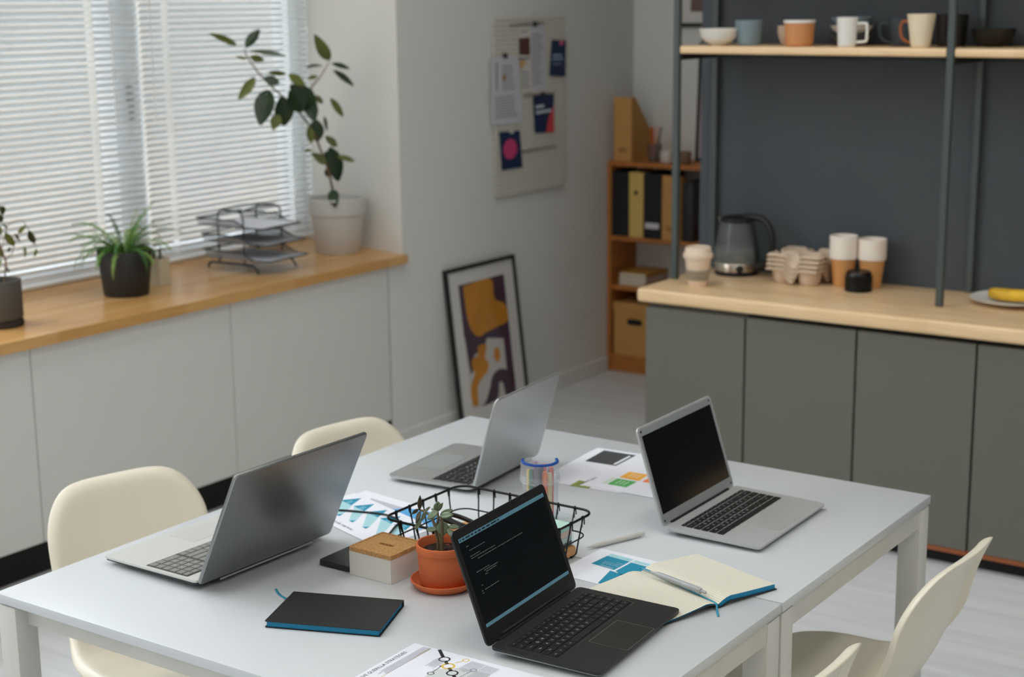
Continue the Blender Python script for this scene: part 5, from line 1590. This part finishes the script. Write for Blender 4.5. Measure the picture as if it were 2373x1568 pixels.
for k, (dx, dy, c, nm) in enumerate(mk):
    h = 0.108 + 0.012 * ((k * 37) % 5) / 4
    mm = mat('marker_' + nm.replace(' ', '_'), c, 0.4)
    g = thing('marker_pen', '%s marker pen standing inside the clear jar' % nm, 'marker pen', (jx + dx, jy + dy, ZB + 0.0035), group='markers in the clear jar')
    obj('barrel', MB().lathe([(0.0, 0), (0.0042, 0), (0.0048, 0.004), (0.0048, h * 0.62), (0.004, h * 0.63)], 12, cap1=True), mm, g, smooth=40)
    obj('cap', MB().lathe([(0.0053, h * 0.60), (0.0053, h * 0.94), (0.0042, h), (0.0, h)], 12), mm, g, smooth=40)

# wire basket with a wooden base
bk = thing('wire_basket', 'black wire basket with a wooden base in the middle of the tables', 'basket', (0.665, 0.662, ZB))
BW = mat('basket_wire', (22, 24, 25), 0.4, metal=0.4)
obj('wooden_base', MB().prism(rrect(0.286, 0.215, 0.022, 6), 0.006, 0.017), mat('basket_wood', (206, 150, 98), 0.55, var=(7, 0.12, (2, 20, 1))), bk, smooth=30)
rim = [(x, y, 0.086) for x, y in rrect(0.328, 0.258, 0.028, 6)]
obj('rim', MB().tube(rim, 0.0026, 8, closed=True), BW, bk, smooth=60)
mid = [(x, y, 0.041) for x, y in rrect(0.311, 0.241, 0.028, 6)]
obj('middle_wire', MB().tube(mid, 0.0016, 6, closed=True), BW, bk, smooth=60)
def uwire(pts):
    return MB().tube(smoothpath(pts, 3), 0.0016, 6)
for k in range(7):
    x = -0.118 + k * 0.0393
    xb = x * 0.93
    obj('wire', MB().tube([(x, -0.129, 0.086), (x * 0.96, -0.121, 0.041), (xb, -0.117, 0.012), (xb, -0.108, 0.0035), (xb, 0.108, 0.0035), (xb, 0.117, 0.012), (x * 0.96, 0.121, 0.041), (x, 0.129, 0.086)], 0.0016, 6), BW, bk, smooth=60)
    for s in (-1, 1):
        obj('hook', MB().tube([(x, s * 0.1265, 0.066), (x, s * 0.1262, 0.088), (x, s * 0.129, 0.0895), (x, s * 0.1318, 0.087), (x + 0.0022, s * 0.1305, 0.072)], 0.0013, 5), BW, bk, smooth=60)
for k in range(5):
    y = -0.086 + k * 0.043
    yb = y * 0.93
    obj('wire', MB().tube([(-0.164, y, 0.086), (-0.156, y * 0.96, 0.041), (-0.152, yb, 0.012), (-0.143, yb, 0.0022), (0.143, yb, 0.0022), (0.152, yb, 0.012), (0.156, y * 0.96, 0.041), (0.164, y, 0.086)], 0.0016, 6), BW, bk, smooth=60)
    for s in (-1, 1):
        obj('hook', MB().tube([(s * 0.1615, y, 0.066), (s * 0.1612, y, 0.088), (s * 0.164, y, 0.0895), (s * 0.1668, y, 0.087), (s * 0.1655, y + 0.0022, 0.072)], 0.0013, 5), BW, bk, smooth=60)

# memo box with notes, in the basket
mx0, my0 = 0.748, 0.722
t = thing('memo_box', 'clear acrylic memo box at the right end of the basket', 'memo box', (mx0, my0, ZB + 0.0175))
AC = pane_mat('acrylic_clear', (0.96, 0.98, 0.98), rough=0.03)
for nm, b in (('wall', (-0.047, 0.047, -0.047, -0.045, 0, 0.062)), ('wall', (-0.047, 0.047, 0.045, 0.047, 0, 0.062)), ('wall', (-0.047, -0.045, -0.045, 0.045, 0, 0.062)), ('wall', (0.045, 0.047, -0.045, 0.045, 0, 0.062)), ('floor_plate', (-0.047, 0.047, -0.047, 0.047, -0.0004, 0.0014))):
    obj(nm, MB().box(*b), AC, t)
zz = ZB + 0.0175 + 0.0016
for k, (h, c, lb) in enumerate(((0.009, (52, 66, 78), 'dark slate note block at the bottom of the memo box'), (0.012, (190, 206, 204), 'pale grey note block in the memo box'), (0.012, (226, 196, 186), 'peach note block in the memo box'), (0.012, (186, 218, 204), 'mint green note block on top in the memo box'))):
    tag(obj('note_block', MB().box(-0.0435, 0.0435, -0.0435, 0.0435, 0, h - 0.0004), mat('notes_%d' % k, c, 0.8), loc=(mx0, my0, zz)), lb, 'note block', 'note blocks in the memo box')
    zz += h

# scissors lying in the basket
t = thing('scissors', 'black-handled scissors lying in the wire basket', 'scissors', (0.602, 0.700, ZB + 0.0185), math.radians(14))
def loop_(cx_, cy_, a, b, rot, z):
    return [(cx_ + a * math.cos(q) * math.cos(rot) - b * math.sin(q) * math.sin(rot), cy_ + a * math.cos(q) * math.sin(rot) + b * math.sin(q) * math.cos(rot), z + 0.026 * (0.5 - 0.5 * math.cos(q))) for q in [2 * PI * k / 20 for k in range(20)]]
hs = MB().tube(loop_(-0.035, 0.022, 0.036, 0.019, 0.18, 0.007), 0.0048, 8, closed=True)
hs.tube(loop_(-0.032, -0.022, 0.034, 0.018, -0.18, 0.005), 0.0048, 8, closed=True)
obj('handles', hs, BLACKP, t, smooth=60)
bl_ = MB().prism([(0.0, -0.006), (0.03, -0.009), (0.115, -0.001), (0.11, 0.001), (0.0, 0.006)], 0.003, 0.0046).prism([(0.0, -0.006), (0.11, -0.004), (0.115, -0.002), (0.03, 0.008), (0.0, 0.006)], 0.005, 0.0066)
obj('blades', bl_, mat('blade_dark', (60, 60, 62), 0.3, metal=0.9), t)
obj('pivot', MB().lathe([(0.0035, 0.0066), (0.0035, 0.0082), (0.0, 0.0085)], 12, M=Matrix.Translation((0.02, 0, 0))), SILV, t)

# black cable from the basket to the grey laptop
CAB_ = [(0.205, 0.700, ZB + 0.0035), (0.245, 0.718, ZB + 0.0035), (0.278, 0.729, ZB + 0.0035), (0.310, 0.739, ZB + 0.0035), (0.345, 0.742, ZB + 0.004), (0.379, 0.731, ZB + 0.004), (0.394, 0.714, ZB + 0.004), (0.407, 0.682, ZB + 0.004), (0.419, 0.655, ZB + 0.004), (0.432, 0.615, ZB + 0.0035), (0.452, 0.585, ZB + 0.0028)]
tag(obj('cable', MB().tube(smoothpath(CAB_, 5), 0.0022, 8), BLACKP, smooth=60), 'thin black cable looping over the teal chart beside the basket', 'cable')

# closed notebook
a = math.radians(21.6)
t = thing('notebook', 'closed black notebook with blue page edges at the table front', 'notebook', (0.6145, 0.259, ZB), a)
NBC = mat('notebook_black', (37, 37, 38), 0.5, bump=(260, 0.12))
BLUE = mat('page_edge_blue', (22, 128, 172), 0.6)
obj('bottom_cover', MB().prism(rrect(0.212, 0.144, 0.003), 0, 0.0012), NBC, t)
obj('page_block', MB().box(-0.103, 0.103, -0.069, 0.0695, 0.0013, 0.0109), BLUE, t, label='blue-edged pages')
obj('top_cover', MB().prism(rrect(0.212, 0.144, 0.003), 0.011, 0.0122), NBC, t)
obj('spine', MB().prism([(-0.106, 0.0705), (0.106, 0.0705), (0.106, 0.0722), (-0.106, 0.0722)], 0.0, 0.0122), NBC, t)
rp2 = [(-0.1, 0.05, 0.006), (-0.112, 0.055, 0.0045), (-0.122, 0.066, 0.0012), (-0.138, 0.081, 0.0008), (-0.155, 0.106, 0.0006)]
def ribbon(path, wd, m, parent, side):
    mb = MB()
    lp = smoothpath(path, 4)
    rows = [[tuple(p + Vector(side) * wd / 2), tuple(p - Vector(side) * wd / 2)] for p in lp]
    mb.loft(rows, (False, False), ring=False)
    o = obj('ribbon', mb, m, parent, smooth=60)
    md_ = o.modifiers.new('thick', 'SOLIDIFY')
    md_.thickness = 0.0004
    return o
RIB = mat('ribbon_blue', (52, 150, 182), 0.6)
ribbon(rp2, 0.0045, RIB, t, (0.6, 0.8, 0))

# open squared notebook
def grid_mat():
    m = bpy.data.materials.new('squared_paper')
    m.use_nodes = True
    t_ = m.node_tree
    b = t_.nodes['Principled BSDF']
    b.inputs['Roughness'].default_value = 0.75
    b.inputs['Specular IOR Level'].default_value = 0.2
    co = t_.nodes.new('ShaderNodeTexCoord')
    sp = t_.nodes.new('ShaderNodeSeparateXYZ')
    t_.links.new(co.outputs['Object'], sp.inputs[0])
    facs = []
    for ax in 'XY':
        md_ = t_.nodes.new('ShaderNodeMath')
        md_.operation = 'PINGPONG'
        md_.inputs[1].default_value = 0.0025
        t_.links.new(sp.outputs[ax], md_.inputs[0])
        ls = t_.nodes.new('ShaderNodeMath')
        ls.operation = 'LESS_THAN'
        ls.inputs[1].default_value = 0.00022
        t_.links.new(md_.outputs[0], ls.inputs[0])
        facs.append(ls)
    mx = t_.nodes.new('ShaderNodeMath')
    mx.operation = 'MAXIMUM'
    t_.links.new(facs[0].outputs[0], mx.inputs[0])
    t_.links.new(facs[1].outputs[0], mx.inputs[1])
    mc = t_.nodes.new('ShaderNodeMixRGB')
    mc.inputs['Color1'].default_value = lin((226, 222, 204))
    mc.inputs['Color2'].default_value = lin((150, 150, 146))
    t_.links.new(mx.outputs[0], mc.inputs[0])
    t_.links.new(mc.outputs[0], b.inputs['Base Color'])
    return m
SQ = grid_mat()
on = thing('open_notebook', 'open squared-paper notebook lying behind the black laptop', 'notebook', (1.066, 0.7035, ZB + 0.0002), math.radians(-18.5))
def half(sgn, edge, hump, low):
    """cross-section (v, z_top) of one half of the book, from the gutter outwards"""
    o = []
    for k in range(15):
        q = k / 14
        v = 0.144 * q
        z = low + (hump - low) * math.sin(min(1, q / 0.22) * PI / 2) if q < 0.22 else hump + (edge - hump) * ((q - 0.22) / 0.78) ** 0.8
        o.append((sgn * v, z))
    return o
for sgn, edge, hump, low, thick, nm in ((1, 0.0105, 0.0165, 0.007, 0.0088, 'right_pages'), (-1, 0.0030, 0.0135, 0.007, 0.0016, 'left_pages')):
    sec = half(sgn, edge, hump, low)
    top, botl = [], []
    rows_t = [[(-0.105, v, z), (0.105, v, z)] for v, z in sec]
    obj(nm, MB().loft(rows_t, (False, False), ring=False), SQ, on, smooth=60)
    bl2 = [(v, max(0.0014, z - thick)) for v, z in sec]
    mb = MB()
    for xx in (-0.105, 0.105):
        vs = [(xx, v, z - 0.0001) for v, z in sec] + [(xx, v, z) for v, z in bl2]
        n_ = len(sec)
        mb.add(vs, [[k, k + 1, n_ + k + 1, n_ + k] for k in range(n_ - 1)])
    mb.add([(-0.105, sec[-1][0], sec[-1][1] - 0.0001), (0.105, sec[-1][0], sec[-1][1] - 0.0001), (0.105, bl2[-1][0], bl2[-1][1]), (-0.105, bl2[-1][0], bl2[-1][1])], [[0, 1, 2, 3]])
    obj('page_edges', mb, BLUE, on, smooth=60, label='blue page edges')
    cv = [[(-0.108, v * 1.02, z - 0.0002), (0.108, v * 1.02, z - 0.0002), (0.108, v * 1.02, z - 0.0013), (-0.108, v * 1.02, z - 0.0013)] for v, z in bl2]
    obj('cover', MB().loft(cv, (True, True)), NBC, on, smooth=40)
ribbon([(-0.122, 0.014, 0.004), (-0.108, 0.004, 0.0125), (-0.07, 0.003, 0.0132), (0.02, 0.001, 0.0098), (0.085, -0.003, 0.0098), (0.105, -0.006, 0.0088), (0.116, -0.014, 0.002), (0.136, -0.03, 0.0012)], 0.0045, RIB, on, (0.15, 0.98, 0))

# pens
def clickpen(label, p0, p1, m, r0=0.0052, tip=0.02, grp='ballpoint pens on the tables'):
    A, B = Vector(p0), Vector(p1)
    d = B - A
    Lp = d.length
    ex = d.normalized()
    q = Vector((0, 0, 1)).rotation_difference(ex)
    t = thing('ballpoint_pen', label, 'pen', tuple(A), group=grp)
    t.rotation_mode = 'QUATERNION'
    t.rotation_quaternion = q
    obj('barrel', MB().lathe([(0.0, 0), (0.0008, 0), (0.0014, 0.004), (r0 * 0.8, tip), (r0, tip * 1.6), (r0, Lp * 0.58)], 18), m, t, smooth=50)
    obj('grip_sleeve', MB().lathe([(r0, Lp * 0.58), (r0 + 0.0004, Lp * 0.585), (r0 + 0.0003, Lp * 0.90), (r0 * 0.85, Lp * 0.915), (0.0, Lp * 0.915)], 18), m, t, smooth=50)
    obj('push_button', MB().lathe([(0.0029, Lp * 0.90), (0.0029, Lp * 0.99), (0.0022, Lp), (0.0, Lp)], 14), m, t, smooth=50)
    return t
clickpen('pale grey ballpoint pen lying on the bare table', (0.807, 0.797, ZB + 0.0058), (0.860, 0.935, ZB + 0.0058), mat('pen_pale', (196, 194, 188), 0.5))
clickpen('grey ballpoint pen lying on the open notebook', (1.000, 0.7135, ZB + 0.0215), (1.137, 0.676, ZB + 0.0205), mat('pen_grey', (168, 170, 172), 0.35), r0=0.0056)
